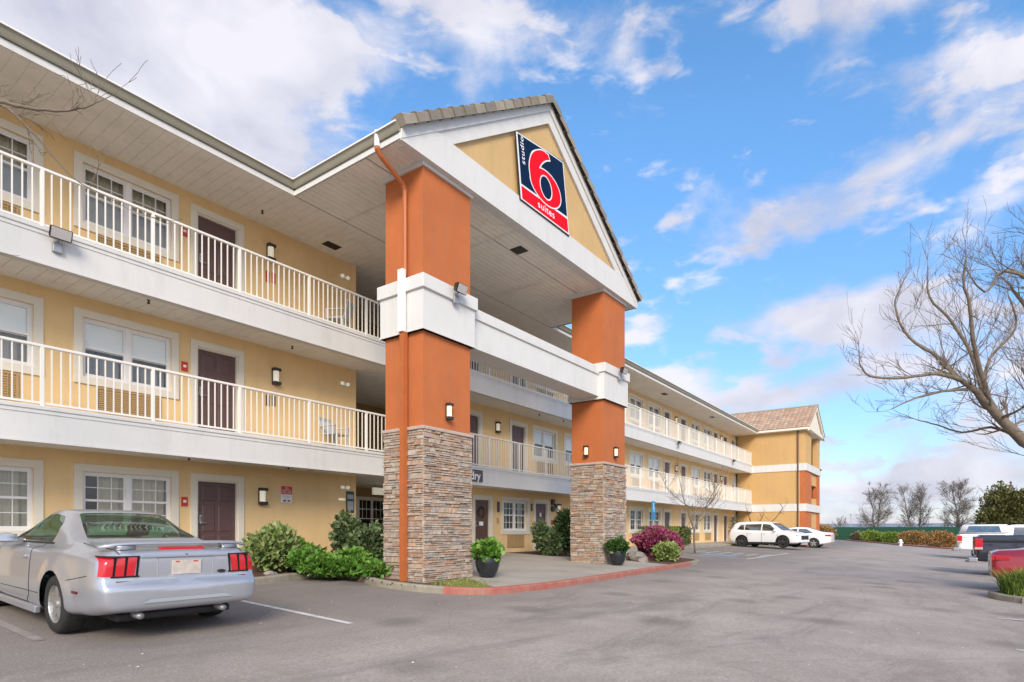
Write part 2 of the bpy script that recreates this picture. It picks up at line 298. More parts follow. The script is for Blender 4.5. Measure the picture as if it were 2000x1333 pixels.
# ------------------------------------------------------------------ ground
def asphalt_mat():
    m = mat('worn_asphalt', (.20, .18, .17), .9); nt = m.node_tree; N = nt.nodes; L = nt.links.new; b = N['Principled BSDF']
    tc = N.new('ShaderNodeTexCoord')
    def nz(sc, det, rough, scale=(1, 1, 1), rot=0, dist=0):
        mp = N.new('ShaderNodeMapping'); mp.inputs['Scale'].default_value = scale; mp.inputs['Rotation'].default_value = (0, 0, rot); L(tc.outputs['Object'], mp.inputs[0])
        n = N.new('ShaderNodeTexNoise'); n.inputs['Scale'].default_value = sc; n.inputs['Detail'].default_value = det; n.inputs['Roughness'].default_value = rough; n.inputs['Distortion'].default_value = dist; L(mp.outputs[0], n.inputs[0]); return n.outputs[0]
    def rng(x, a, c, d=0, e=1):
        r = N.new('ShaderNodeMapRange'); r.inputs['From Min'].default_value = a; r.inputs['From Max'].default_value = c; r.inputs['To Min'].default_value = d; r.inputs['To Max'].default_value = e; r.interpolation_type = 'SMOOTHSTEP'; L(x, r.inputs[0]); return r.outputs[0]
    def mx(f, a, c, mode='MIX'):
        x = N.new('ShaderNodeMix'); x.data_type = 'RGBA'; x.blend_type = mode
        for k, v in (('Factor', f), ('A', a), ('B', c)):
            if isinstance(v, (int, float)): x.inputs[k].default_value = v
            elif isinstance(v, tuple): x.inputs[k].default_value = (*v, 1)
            else: L(v, x.inputs[k])
        return x.outputs['Result']
    sep = N.new('ShaderNodeSeparateXYZ'); L(tc.outputs['Object'], sep.inputs[0])
    c = mx(rng(nz(.5, 8, .7), .38, .62), (.43, .37, .325), (.335, .287, .247))          # broad patches
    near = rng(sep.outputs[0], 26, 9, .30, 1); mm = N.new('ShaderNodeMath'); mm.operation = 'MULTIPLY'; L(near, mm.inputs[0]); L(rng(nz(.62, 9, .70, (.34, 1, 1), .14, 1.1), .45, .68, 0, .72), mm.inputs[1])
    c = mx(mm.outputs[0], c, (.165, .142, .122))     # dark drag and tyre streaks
    c = mx(rng(nz(1.3, 9, .72, (.55, 1, 1), -.22, 1.2), .52, .72, 0, .6), c, (.42, .375, .335))       # dusty lighter scuffs
    # the stalls next to the building are darker, the lane is paler
    stall_mask = N.new('ShaderNodeMath'); stall_mask.operation = 'MULTIPLY_ADD'; stall_mask.inputs[1].default_value = 1.1; L(nz(.6, 4, .6), stall_mask.inputs[0]); L(sep.outputs[1], stall_mask.inputs[2])
    c = mx(rng(stall_mask.outputs[0], 4.4, 8.4, 0, .72), c, (.165, .143, .125))
    c = mx(rng(nz(26, 3, .7), .35, .7, 0, .50), c, (.19, .17, .155))                               # aggregate
    c = mx(rng(nz(70, 2, .5), .60, .70, 0, .6), c, (.55, .51, .48))
    v2 = N.new('ShaderNodeTexVoronoi'); v2.inputs['Scale'].default_value = .55; L(tc.outputs['Object'], v2.inputs[0]); c = mx(rng(v2.outputs['Distance'], .06, .28, .45, 0), c, (.10, .088, .078))
    v = N.new('ShaderNodeTexVoronoi'); v.feature = 'DISTANCE_TO_EDGE'; v.inputs['Scale'].default_value = .16
    wv = N.new('ShaderNodeMix'); wv.data_type = 'RGBA'; wv.inputs['Factor'].default_value = .12; n3 = N.new('ShaderNodeTexNoise'); n3.inputs['Scale'].default_value = 1.5; n3.inputs['Detail'].default_value = 6; L(tc.outputs['Object'], n3.inputs[0]); L(tc.outputs['Object'], wv.inputs['A']); L(n3.outputs['Color'], wv.inputs['B']); L(wv.outputs['Result'], v.inputs[0])
    c = mx(rng(v.outputs[0], .0, .0015, .25, 0), c, (.06, .052, .045))
    L(c, b.inputs['Base Color'])
    bp = N.new('ShaderNodeBump'); bp.inputs['Strength'].default_value = .55; bp.inputs['Distance'].default_value = .012; L(nz(55, 5, .7), bp.inputs['Height']); L(bp.outputs[0], b.inputs['Normal'])
    return m
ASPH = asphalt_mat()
YS = [-60, -30, -1, 4, 8, 10.6, 13.1, 13.4]
g = MB()
for i in range(len(YS) - 1):
    for x0, x1 in ((-40, 0), (0, 40), (40, 78)):
        a, b_ = YS[i], YS[i + 1]; g.quad((x0, a, gz(a)), (x1, a, gz(a)), (x1, b_, gz(b_)), (x0, b_, gz(b_)))
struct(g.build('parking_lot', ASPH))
g = MB(); S_ = 1500
g.quad((-S_, -S_, -.46), (S_, -S_, -.46), (S_, S_, -.46), (-S_, S_, -.46))
struct(g.build('ground', MT['field']))

def poly_top(name, pts, off, m, drop=.25):
    """flat sheet following the slope of the lot"""
    bm = bmesh.new(); vs = [bm.verts.new((x, y, gz(y) + off)) for x, y in pts]; f = bm.faces.new(vs)
    if f.normal.z < 0: f.normal_flip()
    f.normal_update()
    if f.normal.z < 0: f.normal_flip()
    ys = sorted({round(k * 1.0, 2) for k in range(-2, 14)})
    for y in ys: bmesh.ops.bisect_plane(bm, geom=bm.verts[:] + bm.edges[:] + bm.faces[:], plane_co=(0, y, 0), plane_no=(0, 1, 0))
    for v in bm.verts: v.co.z = gz(v.co.y) + off
    r = bmesh.ops.extrude_face_region(bm, geom=bm.faces[:])
    tops = [e for e in r['geom'] if isinstance(e, bmesh.types.BMVert)]
    for v in tops: v.co.z -= drop
    mb = MB(); mb.frombm(bm); o = mb.build(name, m); fixn(o); return o
def smoothpath(pts, k=4):
    P = [Vector((*p, 0)) for p in pts]; out = []
    for i in range(len(P) - 1):
        p0, p1, p2, p3 = P[max(i - 1, 0)], P[i], P[i + 1], P[min(i + 2, len(P) - 1)]
        for j in range(k):
            t = j / k; q = .5 * ((2 * p1) + (p2 - p0) * t + (2 * p0 - 5 * p1 + 4 * p2 - p3) * t * t + (3 * p1 - p0 - 3 * p2 + p3) * t ** 3); out.append((q.x, q.y))
    out.append((P[-1].x, P[-1].y)); return out
def kerb(name, pts, m, w=.15, h=.135, inner=1):
    """raised kerb along a path, rounded nose"""
    mb = MB(); n = len(pts); prof = [(0, -.1), (0, h - .03), (.012, h - .008), (.035, h), (w - .02, h), (w, h - .015), (w, -.1)]
    rings = []
    for i, (x, y) in enumerate(pts):
        a = Vector(pts[max(i - 1, 0)]); b = Vector(pts[min(i + 1, n - 1)]); d = (b - a).normalized(); nn = Vector((-d.y, d.x)) * inner
        rings.append([(x + nn.x * t, y + nn.y * t, gz(y) + z) for t, z in prof])
    k = len(prof); vs = [v for r in rings for v in r]
    fs = [(i * k + j, i * k + j + 1, (i + 1) * k + j + 1, (i + 1) * k + j) for i in range(n - 1) for j in range(k - 1)] + [tuple(range(k)), tuple(range((n - 1) * k, n * k))[::-1]]
    mb.add(vs, fs); return fixn(mb.build(name, m))
# kerb: plain concrete by the stalls, red paint round the entrance apron
K0 = smoothpath([(-7, 10.75), (2, 10.75), (4.6, 10.75), (6.3, 10.6), (7.5, 10.9), (8.2, 10.75), (8.35, 10.1), (8.0, 9.2), (7.95, 8.5), (8.02, 7.95), (8.2, 7.5)], 5)
K1 = smoothpath([(8.2, 7.5), (8.45, 7.12), (8.85, 6.83), (9.8, 6.68), (11.1, 6.62), (13.7, 6.72), (17.0, 6.86), (20.0, 7.0)], 6)
K2 = smoothpath([(20.0, 7.0), (21.3, 7.15), (22.0, 7.6), (22.3, 8.4), (22.4, 9.5), (22.6, 10.8), (23.4, 11.3), (26, 11.35), (40, 11.35), (47.4, 11.35)], 5)
struct(kerb('concrete_kerb', K0, MT['curb'])); struct(kerb('red_painted_kerb', K1, MT['redcurb'])); struct(kerb('far_concrete_kerb', K2, MT['curb']))
inn = lambda P, s: [(x, y) for x, y in P]
def offs(P, d):
    out = []
    for i, (x, y) in enumerate(P):
        a = Vector(P[max(i - 1, 0)]); b = Vector(P[min(i + 1, len(P) - 1)]); t = (b - a).normalized(); out.append((x - t.y * d, y + t.x * d))
    return out
I0, I1, I2 = offs(K0, .145), offs(K1, .145), offs(K2, .145)
WY = 13.12
struct(poly_top('planting_bed', [p for p in I0 if p[0] > 5.6 or False] + [(9.2, 8.2), (9.9, 9.5), (10.2, WY + .02), (5.75, WY + .02)], .11, MT['mulch']))
struct(poly_top('walkway', [p for p in I0 if p[0] < 5.6 and p[1] > 10] + [(5.74, WY + .02), (-7, WY + .02)], .13, MT['slab']))
apr = [(9.05, 6.98)] + [p for p in I1 if 9.4 < p[0] < 18.4] + [(18.3, 9.6), (17.6, 11.0), (17.5, WY + .02), (17.5, 16.4), (10.21, 16.4), (10.21, WY), (9.92, 9.5), (9.75, 8.2)]
struct(poly_top('entrance_walk', apr, .128, MT['slab']))
struct(poly_top('mossy_patch', I0[-6:] + [p for p in I1 if p[0] < 9.4] + [(9.74, 7.6), (9.7, 8.25), (8.3, 8.25)], .105, MT['moss']))
struct(poly_top('mulch_island', [p for p in I1 if p[0] >= 18.4] + [p for p in I2 if p[0] < 22.7 and p[1] < 11.2] + [(22.7, WY + .02), (17.52, WY + .02), (17.62, 11.02), (18.32, 9.6)], .11, MT['mulch']))
struct(poly_top('far_walkway', [p for p in I2 if p[0] > 22.9] + [(47.4, WY + .02), (22.72, WY + .02), (22.72, 11.6)], .13, MT['slab']))
# painted markings
MT['faint']=mat('faint_paint',(.33,.30,.275),.85,col2=(.22,.195,.175),vscale=5,detail=9)
def stripe(name, x0, y0, x1, y1, w=.10, m=None, off=.005):
    d = Vector((x1 - x0, y1 - y0)).normalized(); n = Vector((-d.y, d.x)) * w / 2; mb = MB(); k = max(2, int(abs(y1 - y0) / .5) + 1); vs = []
    for i in range(k):
        t = i / (k - 1); x = x0 + (x1 - x0) * t; y = y0 + (y1 - y0) * t
        for s in (-1, 1): yy = y + n.y * s; vs.append((x + n.x * s, yy, gz(yy) + off))
    mb.add(vs, [(2 * i, 2 * i + 2, 2 * i + 3, 2 * i + 1) for i in range(k - 1)]); return struct(mb.build(name, m or MT['line']))
stripe('parking_line', 5.12, 6.3, 5.12, 10.7); stripe('parking_line', 2.2, 7.7, 2.2, 10.7, m=MT['faint'])
for x in (-.5, -3.2): stripe('parking_line', x, 6.3, x, 10.7)
for x in (10.05, 13.5, 22.6, 28.6, 34.5, 37.3, 43.5): stripe('parking_line', x, -.73, x, -5.5)
for x in (26.2, 29.2, 31.2, 34.2, 37.0, 43.2): stripe('parking_line', x, 6.7, x, 11.2, .12)
for k in range(7): stripe('hatch_line', 29.3, 7.0 + k * .62, 31.1, 6.4 + k * .62 + .55, .12)
stripe('hatch_line', 26.2, 6.75, 34.2, 6.75, .14, off=.009)
mb = MB(); mb.add([(27.0, 7.6, gz(7.6) + .004), (28.5, 7.6, gz(7.6) + .004), (28.5, 9.2, gz(9.2) + .004), (27.0, 9.2, gz(9.2) + .004)], [(0, 1, 2, 3)]); struct(mb.build('blue_stall_marking', MT['blueline']))
# ------------------------------------------------------------------ the motel
ZE = 8.39                                     # soffit height
YB = 11.90; YE = 11.43; XL, XR = -6.0, 47.5   # balcony edge, eave edge, long facade
motel = thing('motel', 'three storey yellow motel with white balconies, a gabled entrance porch and a stair tower', 'motel', (0, 13.12, 0))
motel.location = (0, 0, 0)
S = 2.9
win_up = [(-5.6, -4.0), (2.05, 3.65), (4.39, 5.99), (19.6, 21.2), (22.0, 23.6), (28.45, 30.05), (30.85, 32.45), (37.6, 39.2), (40.0, 41.6), (46.4, 47.4)]
door_up = [(-1.9, -.96), (.55, 1.49), (6.51, 7.45), (15.33, 16.22), (18.1, 19.0), (24.1, 25.0), (26.5, 27.4), (33.05, 33.95), (35.72, 36.62), (42.1, 43.0), (44.4, 45.3)]
win_g = [(-5.6, -4.0), (2.05, 3.65), (4.39, 5.99), (17.6, 19.12), (28.45, 30.05), (30.85, 32.45), (37.6, 39.2), (40.0, 41.6), (46.4, 47.4)]
door_g = [(-1.9, -.96), (.55, 1.49), (6.51, 7.45), (15.95, 16.8), (19.7, 20.55), (24.1, 25.0), (26.5, 27.4), (33.05, 33.95), (35.72, 36.62), (42.1, 43.0), (44.4, 45.3)]
AX0, AX1, AY = 10.83, 15.1, 16.4             # the recessed passage behind the porch
FL = [gz(13.1) + .13, 3.15, 6.05]            # floor heights
WZ = [(1.14, 2.26), (4.04, 5.16), (6.94, 8.06)]
DT = [2.25, 5.13, 8.03]
def wall_holes(mb, x0, x1, z0, z1, holes, y, depth):
    xs = sorted({x0, x1, *[h[0] for h in holes], *[h[1] for h in holes]}); zs = sorted({z0, z1, *[h[2] for h in holes], *[h[3] for h in holes]})
    for i in range(len(xs) - 1):
        for j in range(len(zs) - 1):
            cx, cz = (xs[i] + xs[i + 1]) / 2, (zs[j] + zs[j + 1]) / 2
            if any(h[0] < cx < h[1] and h[2] < cz < h[3] for h in holes): continue
            mb.quad((xs[i], y, zs[j]), (xs[i + 1], y, zs[j]), (xs[i + 1], y, zs[j + 1]), (xs[i], y, zs[j + 1]))
    for a, b, c, d in holes:
        e = y + depth
        mb.quad((a, y, c), (a, y, d), (a, e, d), (a, e, c)); mb.quad((b, y, c), (b, e, c), (b, e, d), (b, y, d))
        mb.quad((a, y, d), (b, y, d), (b, e, d), (a, e, d)); mb.quad((a, y, c), (a, e, c), (b, e, c), (b, y, c))
w = MB()
for lv in range(3):
    W = win_g if lv == 0 else win_up; Dd = door_g if lv == 0 else door_up
    zt = ZE + .02 if lv == 2 else FL[lv + 1] - .5; zb = -.3 if lv == 0 else FL[lv] - .5
    for xa, xb in ((XL, AX0), (AX1, XR)):
        hs = [(a, b, *WZ[lv]) for a, b in W if xa < a < xb] + [(a, b, FL[lv], DT[lv]) for a, b in Dd if xa < a < xb]
        wall_holes(w, xa, xb, zb, zt, hs, WY, .16)
w.quad((XL, WY, -.4), (XL, 24, -.4), (XL, 24, ZE + .5), (XL, WY, ZE + .5)); w.quad((XL, 24, -.4), (XR + 6, 24, -.4), (XR + 6, 24, ZE + .5), (XL, 24, ZE + .5))
w.build('wall', MT['stucco'], motel)
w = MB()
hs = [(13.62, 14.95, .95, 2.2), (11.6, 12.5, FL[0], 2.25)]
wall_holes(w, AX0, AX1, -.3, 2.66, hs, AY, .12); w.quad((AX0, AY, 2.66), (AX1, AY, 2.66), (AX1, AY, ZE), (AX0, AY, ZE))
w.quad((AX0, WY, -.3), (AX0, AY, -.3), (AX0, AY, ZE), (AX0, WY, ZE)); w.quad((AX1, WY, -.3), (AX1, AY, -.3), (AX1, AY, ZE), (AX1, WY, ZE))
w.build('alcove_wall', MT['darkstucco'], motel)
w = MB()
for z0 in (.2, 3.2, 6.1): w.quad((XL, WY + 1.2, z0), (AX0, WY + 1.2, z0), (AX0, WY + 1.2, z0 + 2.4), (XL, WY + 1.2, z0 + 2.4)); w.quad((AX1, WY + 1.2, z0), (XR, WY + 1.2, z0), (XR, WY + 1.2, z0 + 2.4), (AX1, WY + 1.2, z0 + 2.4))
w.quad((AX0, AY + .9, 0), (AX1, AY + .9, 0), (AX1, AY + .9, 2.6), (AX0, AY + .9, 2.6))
w.build('room_dark_backing', MT['dark'], motel)  # near-black sheets stand in for the unlit depth of the rooms

def grooved(mb, x0, x1, y0, y1, z, along='y', pitch=.30, gw=.008, gd=.007):
    """soffit of boards: grooves run along y (or x)"""
    a0, a1 = (x0, x1) if along == 'y' else (y0, y1); n = max(1, int(round((a1 - a0) / pitch))); p = (a1 - a0) / n; pr = []
    for i in range(n):
        s_ = a0 + i * p; pr += [(s_, z), (s_ + p - gw, z), (s_ + p - gw, z + gd), (s_ + p, z + gd)]
    pr.append((a1, z)); vs = []
    for t, zz in pr:
        vs += [(t, y0, zz), (t, y1, zz)] if along == 'y' else [(x0, t, zz), (x1, t, zz)]
    mb.add(vs, [(2 * i, 2 * i + 1, 2 * i + 3, 2 * i + 2) for i in range(len(pr) - 1)])
# balconies
def balcony(z0, z1, level):
    mb = MB(); mb.box(XL, XR + .3, YB, YB + .14, z0, z1 - .07); mb.bbox(XL, XR + .3, YB - .03, YB + .16, z1 - .07, z1, .012)
    mb.box(XL, XR + .3, YB - .012, YB, z0, z0 + .035); mb.box(XL, XR + .3, YB - .012, YB, z1 - .13, z1 - .072)
    o = mb.build('balcony', MT['white'], motel)
    f = MB(); f.quad((XL, YB + .14, FL[level]), (XR, YB + .14, FL[level]), (XR, WY, FL[level]), (XL, WY, FL[level])); f.quad((AX0, WY, FL[level]), (AX1, WY, FL[level]), (AX1, AY, FL[level]), (AX0, AY, FL[level])); f.build('balcony_floor', MT['floor'], o)
    s_ = MB(); grooved(s_, XL, XR, YB + .14, WY, z0 + .06, 'y', .24); grooved(s_, AX0, AX1, WY, AY, z0 + .06, 'y', .34)
    s_.build('balcony_soffit', MT['soffit'], o)
    return o
bal2 = balcony(2.57, 3.17, 1); bal3 = balcony(5.47, 6.09, 2)
def railing(zb, zt, bal):
    mb = MB(); y = YB + .06
    mb.bbox(XL, XR, y - .028, y + .028, zt - .045, zt, .008); mb.box(XL, XR, y - .016, y + .016, zb + .035, zb + .07)
    px = []; x = 3.44 - 1.69 * 5
    while x < XR: px.append(x); x += 1.69
    for p in px:
        for k in range(1, 13):
            t = p + k * 1.69 / 13
            if t < XR: mb.box(t - .010, t + .010, y - .010, y + .010, zb + .06, zt - .04)
    o = mb.build('railing', MT['rail'], motel)
    for p in px:
        q = MB(); q.bbox(p - .027, p + .027, y - .0275, y + .0275, zb - .01, zt - .03, .004); q.build('post', MT['rail'], o)
    return o
railing(3.17, 4.18, bal2); railing(6.09, 7.07, bal3)

# windows, doors
def make_window(x0, x1, lv, style):
    z0, z1 = WZ[lv]; t = MB(); y = WY; k = .14
    t.bbox(x0 - k, x1 + k, y - .028, y + .01, z1 - .005, z1 + k, .006); t.bbox(x0 - k, x1 + k, y - .030, y + .01, z0 - k, z0 + .004, .006)
    t.bbox(x0 - k, x0 + .003, y - .026, y + .01, z0, z1, .004); t.bbox(x1 - .003, x1 + k, y - .026, y + .01, z0, z1, .004)
    o = t.build('window', MT['trim'], motel)
    f = MB(); xm = (x0 + x1) / 2; ye = y + .045
    single = (x1 - x0) < 1.2
    f.box(x0, x0 + .045, ye, ye + .07, z0, z1); f.box(x1 - .045, x1, ye, ye + .07, z0, z1); f.box(x0, x1, ye + .002, ye + .07, z0, z0 + .05); f.box(x0, x1, ye + .002, ye + .07, z1 - .05, z1)
    if not single: f.box(xm - .05, xm + .05, ye - .004, ye + .068, z0, z1)
    f.build('frame', MT['vinyl'], o)
    sh = MB(); zm = (z0 + z1) / 2 + .02
    pans = [(x0 + .045, x1 - .045)] if single else [(x0 + .045, xm - .05), (xm + .05, x1 - .045)]
    for a, b in pans:
        sh.box(a, b, ye + .015, ye + .055, zm - .022, zm + .022)
        for q in (a, b - .028): sh.box(q, q + .028, ye + .017, ye + .053, z0 + .05, z1 - .05)
        sh.box(a, b, ye + .019, ye + .051, z0 + .05, z0 + .08); sh.box(a, b, ye + .019, ye + .051, z1 - .08, z1 - .05)
        if style != 'blind':
            for i in (1, 2):
                xx = a + (b - a) * i / 3
                sh.box(xx - .008, xx + .008, ye + .03, ye + .044, zm, z1 - .07)
                if lv == 0: sh.box(xx - .008, xx + .008, ye + .03, ye + .044, z0 + .07, zm)
            for zz in ([(zm + z1 - .05) / 2] + ([(zm + z0 + .05) / 2] if lv == 0 else [])): sh.box(a, b, ye + .031, ye + .043, zz - .008, zz + .008)
    sh.build('sash', MT['vinyl'], o)
    g_ = MB()
    for a, b in pans: g_.quad((a, ye + .038, z0 + .04), (b, ye + .038, z0 + .04), (b, ye + .038, z1 - .04), (a, ye + .038, z1 - .04))
    g_.build('glass', MT['winglass'], o)
    # hangings behind the glass
    c = MB(); yc = y + .26
    def folds(a, b, za, zb_, amp=.022, n=26):
        vs = [];  n = max(4, int((b - a) / .022))
        for i in range(n + 1):
            xx = a + (b - a) * i / n; yy = yc + amp * math.sin(i * 1.15) + .008 * math.sin(i * .41)
            vs += [(xx, yy, za), (xx, yy, zb_)]
        c.add(vs, [(2 * i, 2 * i + 2, 2 * i + 3, 2 * i + 1) for i in range(n)])
    if style == 'blind':
        c.quad((x0, y + .105, zm - .04), (x1, y + .105, zm - .04), (x1, y + .105, z1), (x0, y + .105, z1)); c.build('blind', MT['blind'], o, True)
        c = MB(); folds(x0, x1, z0, zm); c.build('curtain', MT['gray'], o, True)
    elif style == 'gray':
        folds(x0, x1, zm, z1); c.build('curtain', MT['curtain'], o, True); c = MB(); c.quad((x0, yc - .1, z0), (x1, yc - .1, z0), (x1, yc - .1, zm - .01), (x0, yc - .1, zm - .01)); c.build('liner', MT['gray'], o)
    elif style == 'open':
        rv = random.Random(int(x0 * 7) + lv); folds(x0, x0 + rv.uniform(.25, .65), z0, z1); folds(x1 - rv.uniform(.25, .6), x1, z0, z1); c.build('curtain', MT['curtain'], o, True)
    elif style == 'half':
        folds(x0 + .35, x1, z0, z1); c.build('curtain', MT['curtain'], o, True)
    return o
def make_door(x0, x1, lv, kind='plain'):
    z0, z1 = FL[lv], DT[lv]; k = .135; y = WY; t = MB()
    t.bbox(x0 - k, x1 + k, y - .03, y + .012, z1 - .002, z1 + k, .006); t.bbox(x0 - k, x0 + .004, y - .028, y + .012, z0, z1, .005); t.bbox(x1 - .004, x1 + k, y - .028, y + .012, z0, z1, .005)
    t.box(x0, x0 + .035, y + .005, y + .12, z0, z1); t.box(x1 - .035, x1, y + .005, y + .12, z0, z1); t.box(x0 + .035, x1 - .035, y + .006, y + .12, z1 - .035, z1)
    o = t.build('doorway', MT['trim'], motel)
    d = MB(); yd = y + .065; a, b = x0 + .036, x1 - .036; d.box(a, b, yd, yd + .045, z0 + .01, z1 - .037)
    wd = (b - a)
    for r0, r1 in ((.08, .36), (.40, .72), (.76, .94)):         # six raised panels
        for c0, c1 in ((.13, .46), (.54, .87)):
            A, B = a + wd * c0, a + wd * c1; zz0, zz1 = z0 + (z1 - z0) * r0, z0 + (z1 - z0) * r1; g2 = .022
            d.add([(A, yd, zz0), (B, yd, zz0), (B, yd, zz1), (A, yd, zz1), (A + g2, yd - .012, zz0 + g2), (B - g2, yd - .012, zz0 + g2), (B - g2, yd - .012, zz1 - g2), (A + g2, yd - .012, zz1 - g2)], [(0, 1, 5, 4), (1, 2, 6, 5), (2, 3, 7, 6), (3, 0, 4, 7), (4, 5, 6, 7)])
    d.build('door', MT['door2'] if kind == 'lobby' else MT['door'], o)
    h = MB(); hx = a + .07; h.lathe([(.0, -.05), (.03, -.045), (.03, 0)], (hx, yd, z0 + .95), 12, 'y'); h.lathe([(.0, -.035), (.028, -.03), (.028, 0)], (hx, yd, z0 + 1.10), 12, 'y'); h.tube([(hx, yd - .05, z0 + .95), (hx + .11, yd - .055, z0 + .95)], .010, 6); h.box(hx - .022, hx + .022, yd - .012, yd + .004, z0 + .93, z0 + 1.12)
    h.build('handle', MT['galv'], o)
    if kind == 'lobby':
        n = MB(); n.box(a + wd * .34, a + wd * .62, yd - .024, yd - .014, z0 + .96, z0 + 1.10); n.build('notice', MT['signwhite'], o)
        n = MB()
        for i in range(60):
            t_ = 2 * math.pi * i / 60; r = .17 + random.uniform(-.02, .02); cx, cz = (a + b) / 2, z0 + 1.42
            p = Vector((cx + r * math.cos(t_), yd - .03, cz + r * math.sin(t_))); q = Vector((random.uniform(-1, 1), random.uniform(-1, 0), random.uniform(-1, 1))).normalized() * .06; s2 = q.orthogonal().normalized() * .02
            n.add([p - q, p + s2, p + q, p - s2], [(0, 1, 2, 3)])
        n.build('wreath', LF['roseb'], o)
    return o
st = {0: ['half', 'open', 'half', 'open', 'open', 'open', 'half', 'open', 'half'], 1: ['blind'] * 12, 2: ['gray'] * 12}
for lv in range(3):
    for i, (a, b) in enumerate(win_g if lv == 0 else win_up): make_window(a, b, lv, 'open' if lv == 1 and i == 8 else st[lv][i])
    for a, b in (door_g if lv == 0 else door_up): make_door(a, b, lv, 'lobby' if (lv == 0 and abs(a - 15.95) < .01) else 'plain')
def make_grille(x0, x1, z0, z1):
    g_ = MB(); y = WY; g_.box(x0, x1, y - .03, y + .005, z0, z0 + .03); g_.box(x0, x1, y - .03, y + .005, z1 - .03, z1); g_.box(x0, x0 + .03, y - .03, y + .005, z0 + .03, z1 - .03); g_.box(x1 - .03, x1, y - .03, y + .005, z0 + .03, z1 - .03)
    n = 9
    for i in range(n):
        z = z0 + .04 + (z1 - z0 - .08) * i / n; g_.add([(x0 + .03, y - .024, z), (x1 - .03, y - .024, z), (x1 - .03, y - .004, z + .03), (x0 + .03, y - .004, z + .03)], [(0, 1, 2, 3)])
    for i in range(1, 8):
        x = x0 + (x1 - x0) * i / 8; g_.box(x - .006, x + .006, y - .028, y - .002, z0 + .03, z1 - .03)
    return g_.build('air_conditioner_grille', MT['grille'], motel)
for lv in range(3):
    for a, b in (win_g if lv == 0 else win_up):
        if b - a > 1.2: make_grille(a + .22, b - .22, WZ[lv][0] - .62, WZ[lv][0] - .16)
# passage window and door seen behind the pillar
o = MB(); o.box(13.52, 15.05, AY - .03, AY + .005, 2.2, 2.32); o.box(13.52, 13.62, AY - .028, AY + .005, .9, 2.2); o.box(14.95, 15.05, AY - .028, AY + .005, .9, 2.2); o.box(13.52, 15.05, AY - .029, AY + .005, .83, .95)
pw = o.build('window', MT['trim'], motel)
o = MB()
for x in (13.62, 14.22, 14.87): o.box(x, x + .08, AY + .01, AY + .06, .95, 2.2)
for x in (13.84, 14.02, 14.46, 14.66): o.box(x, x + .016, AY + .03, AY + .045, 1.55, 2.2)
for z in (1.55, 1.88): o.box(13.62, 14.95, AY + .02, AY + .05, z, z + .03)
o.build('sash', MT['vinyl'], pw)
o = MB(); o.quad((13.62, AY + .038, .95), (14.95, AY + .038, .95), (14.95, AY + .038, 2.2), (13.62, AY + .038, 2.2)); o.build('glass', MT['winglass'], pw)
o = MB(); o.box(11.6, 12.5, AY + .04, AY + .09, FL[0], 2.25); o.build('door', MT['door'], motel)

# main roof, soffit, gutter
PX0, PX1, PYG = 7.77, 18.2, 8.13              # porch eaves and gable front
s_ = MB(); grooved(s_, XL - .5, 47.1, YE + .02, WY, ZE, 'y', .22)
grooved(s_, AX0, AX1, WY, AY, ZE, 'y', .32)
s_.build('soffit', MT['soffit'], motel)
s_ = MB()
for xa, xb in ((PX0 + .02, 9.10), (9.10, 11.8), (11.8, 14.7), (14.7, PX1 - .02)):
    for ya, yb in ((PYG + .1, 9.15), (9.15, YE + .02)): grooved(s_, xa + .012, xb - .012, ya + .012, yb - .012, ZE + .004, 'x', .16)
    s_.add([(xa, PYG + .1, ZE + .02), (xb, PYG + .1, ZE + .02), (xb, YE + .02, ZE + .02), (xa, YE + .02, ZE + .02)], [(0, 1, 2, 3)])
s_.build('porch_ceiling', MT['soffit'], motel)
def gutter_run(mb, lip, fas, x0, y0, x1, y1, out):
    """k-style gutter between two points, out = outward normal (2d)"""
    P = lambda t, d, z: (x0 + (x1 - x0) * t + out[0] * d, y0 + (y1 - y0) * t + out[1] * d, z)
    def strip(m, a, b):
        m.quad(P(0, *a), P(1, *a), P(1, *b), P(0, *b))
    def prof(m, pr):
        for a, b in zip(pr, pr[1:]): strip(m, a, b)
        n = len(pr)
        for t in (0, 1): m.add([P(t, *p) for p in pr], [tuple(range(n))])
    prof(mb, [(0.005, 8.50), (.06, 8.50), (.075, 8.53), (.10, 8.60), (.125, 8.635), (.005, 8.655)])
    prof(lip, [(.122, 8.632), (.14, 8.632), (.14, 8.66), (.11, 8.664), (.11, 8.64), (.122, 8.632)])
    prof(fas, [(0, ZE - .012), (.022, ZE - .012), (.022, ZE + .10), (0, ZE + .112), (0, ZE - .012)])
gm, lm, fm = MB(), MB(), MB()
for a in ((XL - .5, YE, PX0, YE, (0, -1)), (PX0, YE, PX0, PYG + .03, (-1, 0)), (PX1, PYG + .03, PX1, YE, (1, 0)), (PX1, YE, 47.2, YE, (0, -1))): gutter_run(gm, lm, fm, *a)
gt = gm.build('gutter', MT['gutter'], motel); lm.build('gutter_lip', MT['vinyl'], gt); fm.build('fascia_board', MT['white'], motel)
r = MB(); RY, RZ = 18.2, 8.66 + (18.2 - YE) * .34
r.quad((XL - .6, YE - .1, 8.665), (52, YE - .1, 8.665), (52, RY, RZ), (XL - .6, RY, RZ)); r.quad((XL - .6, RY, RZ), (52, RY, RZ), (52, 24.8, 8.665), (XL - .6, 24.8, 8.665))
r.add([(XL - .55, YE, 8.5), (XL - .55, 24.7, 8.5), (XL - .55, RY, RZ - .02)], [(0, 1, 2)])
r.build('roof', MT['roofing'], motel)

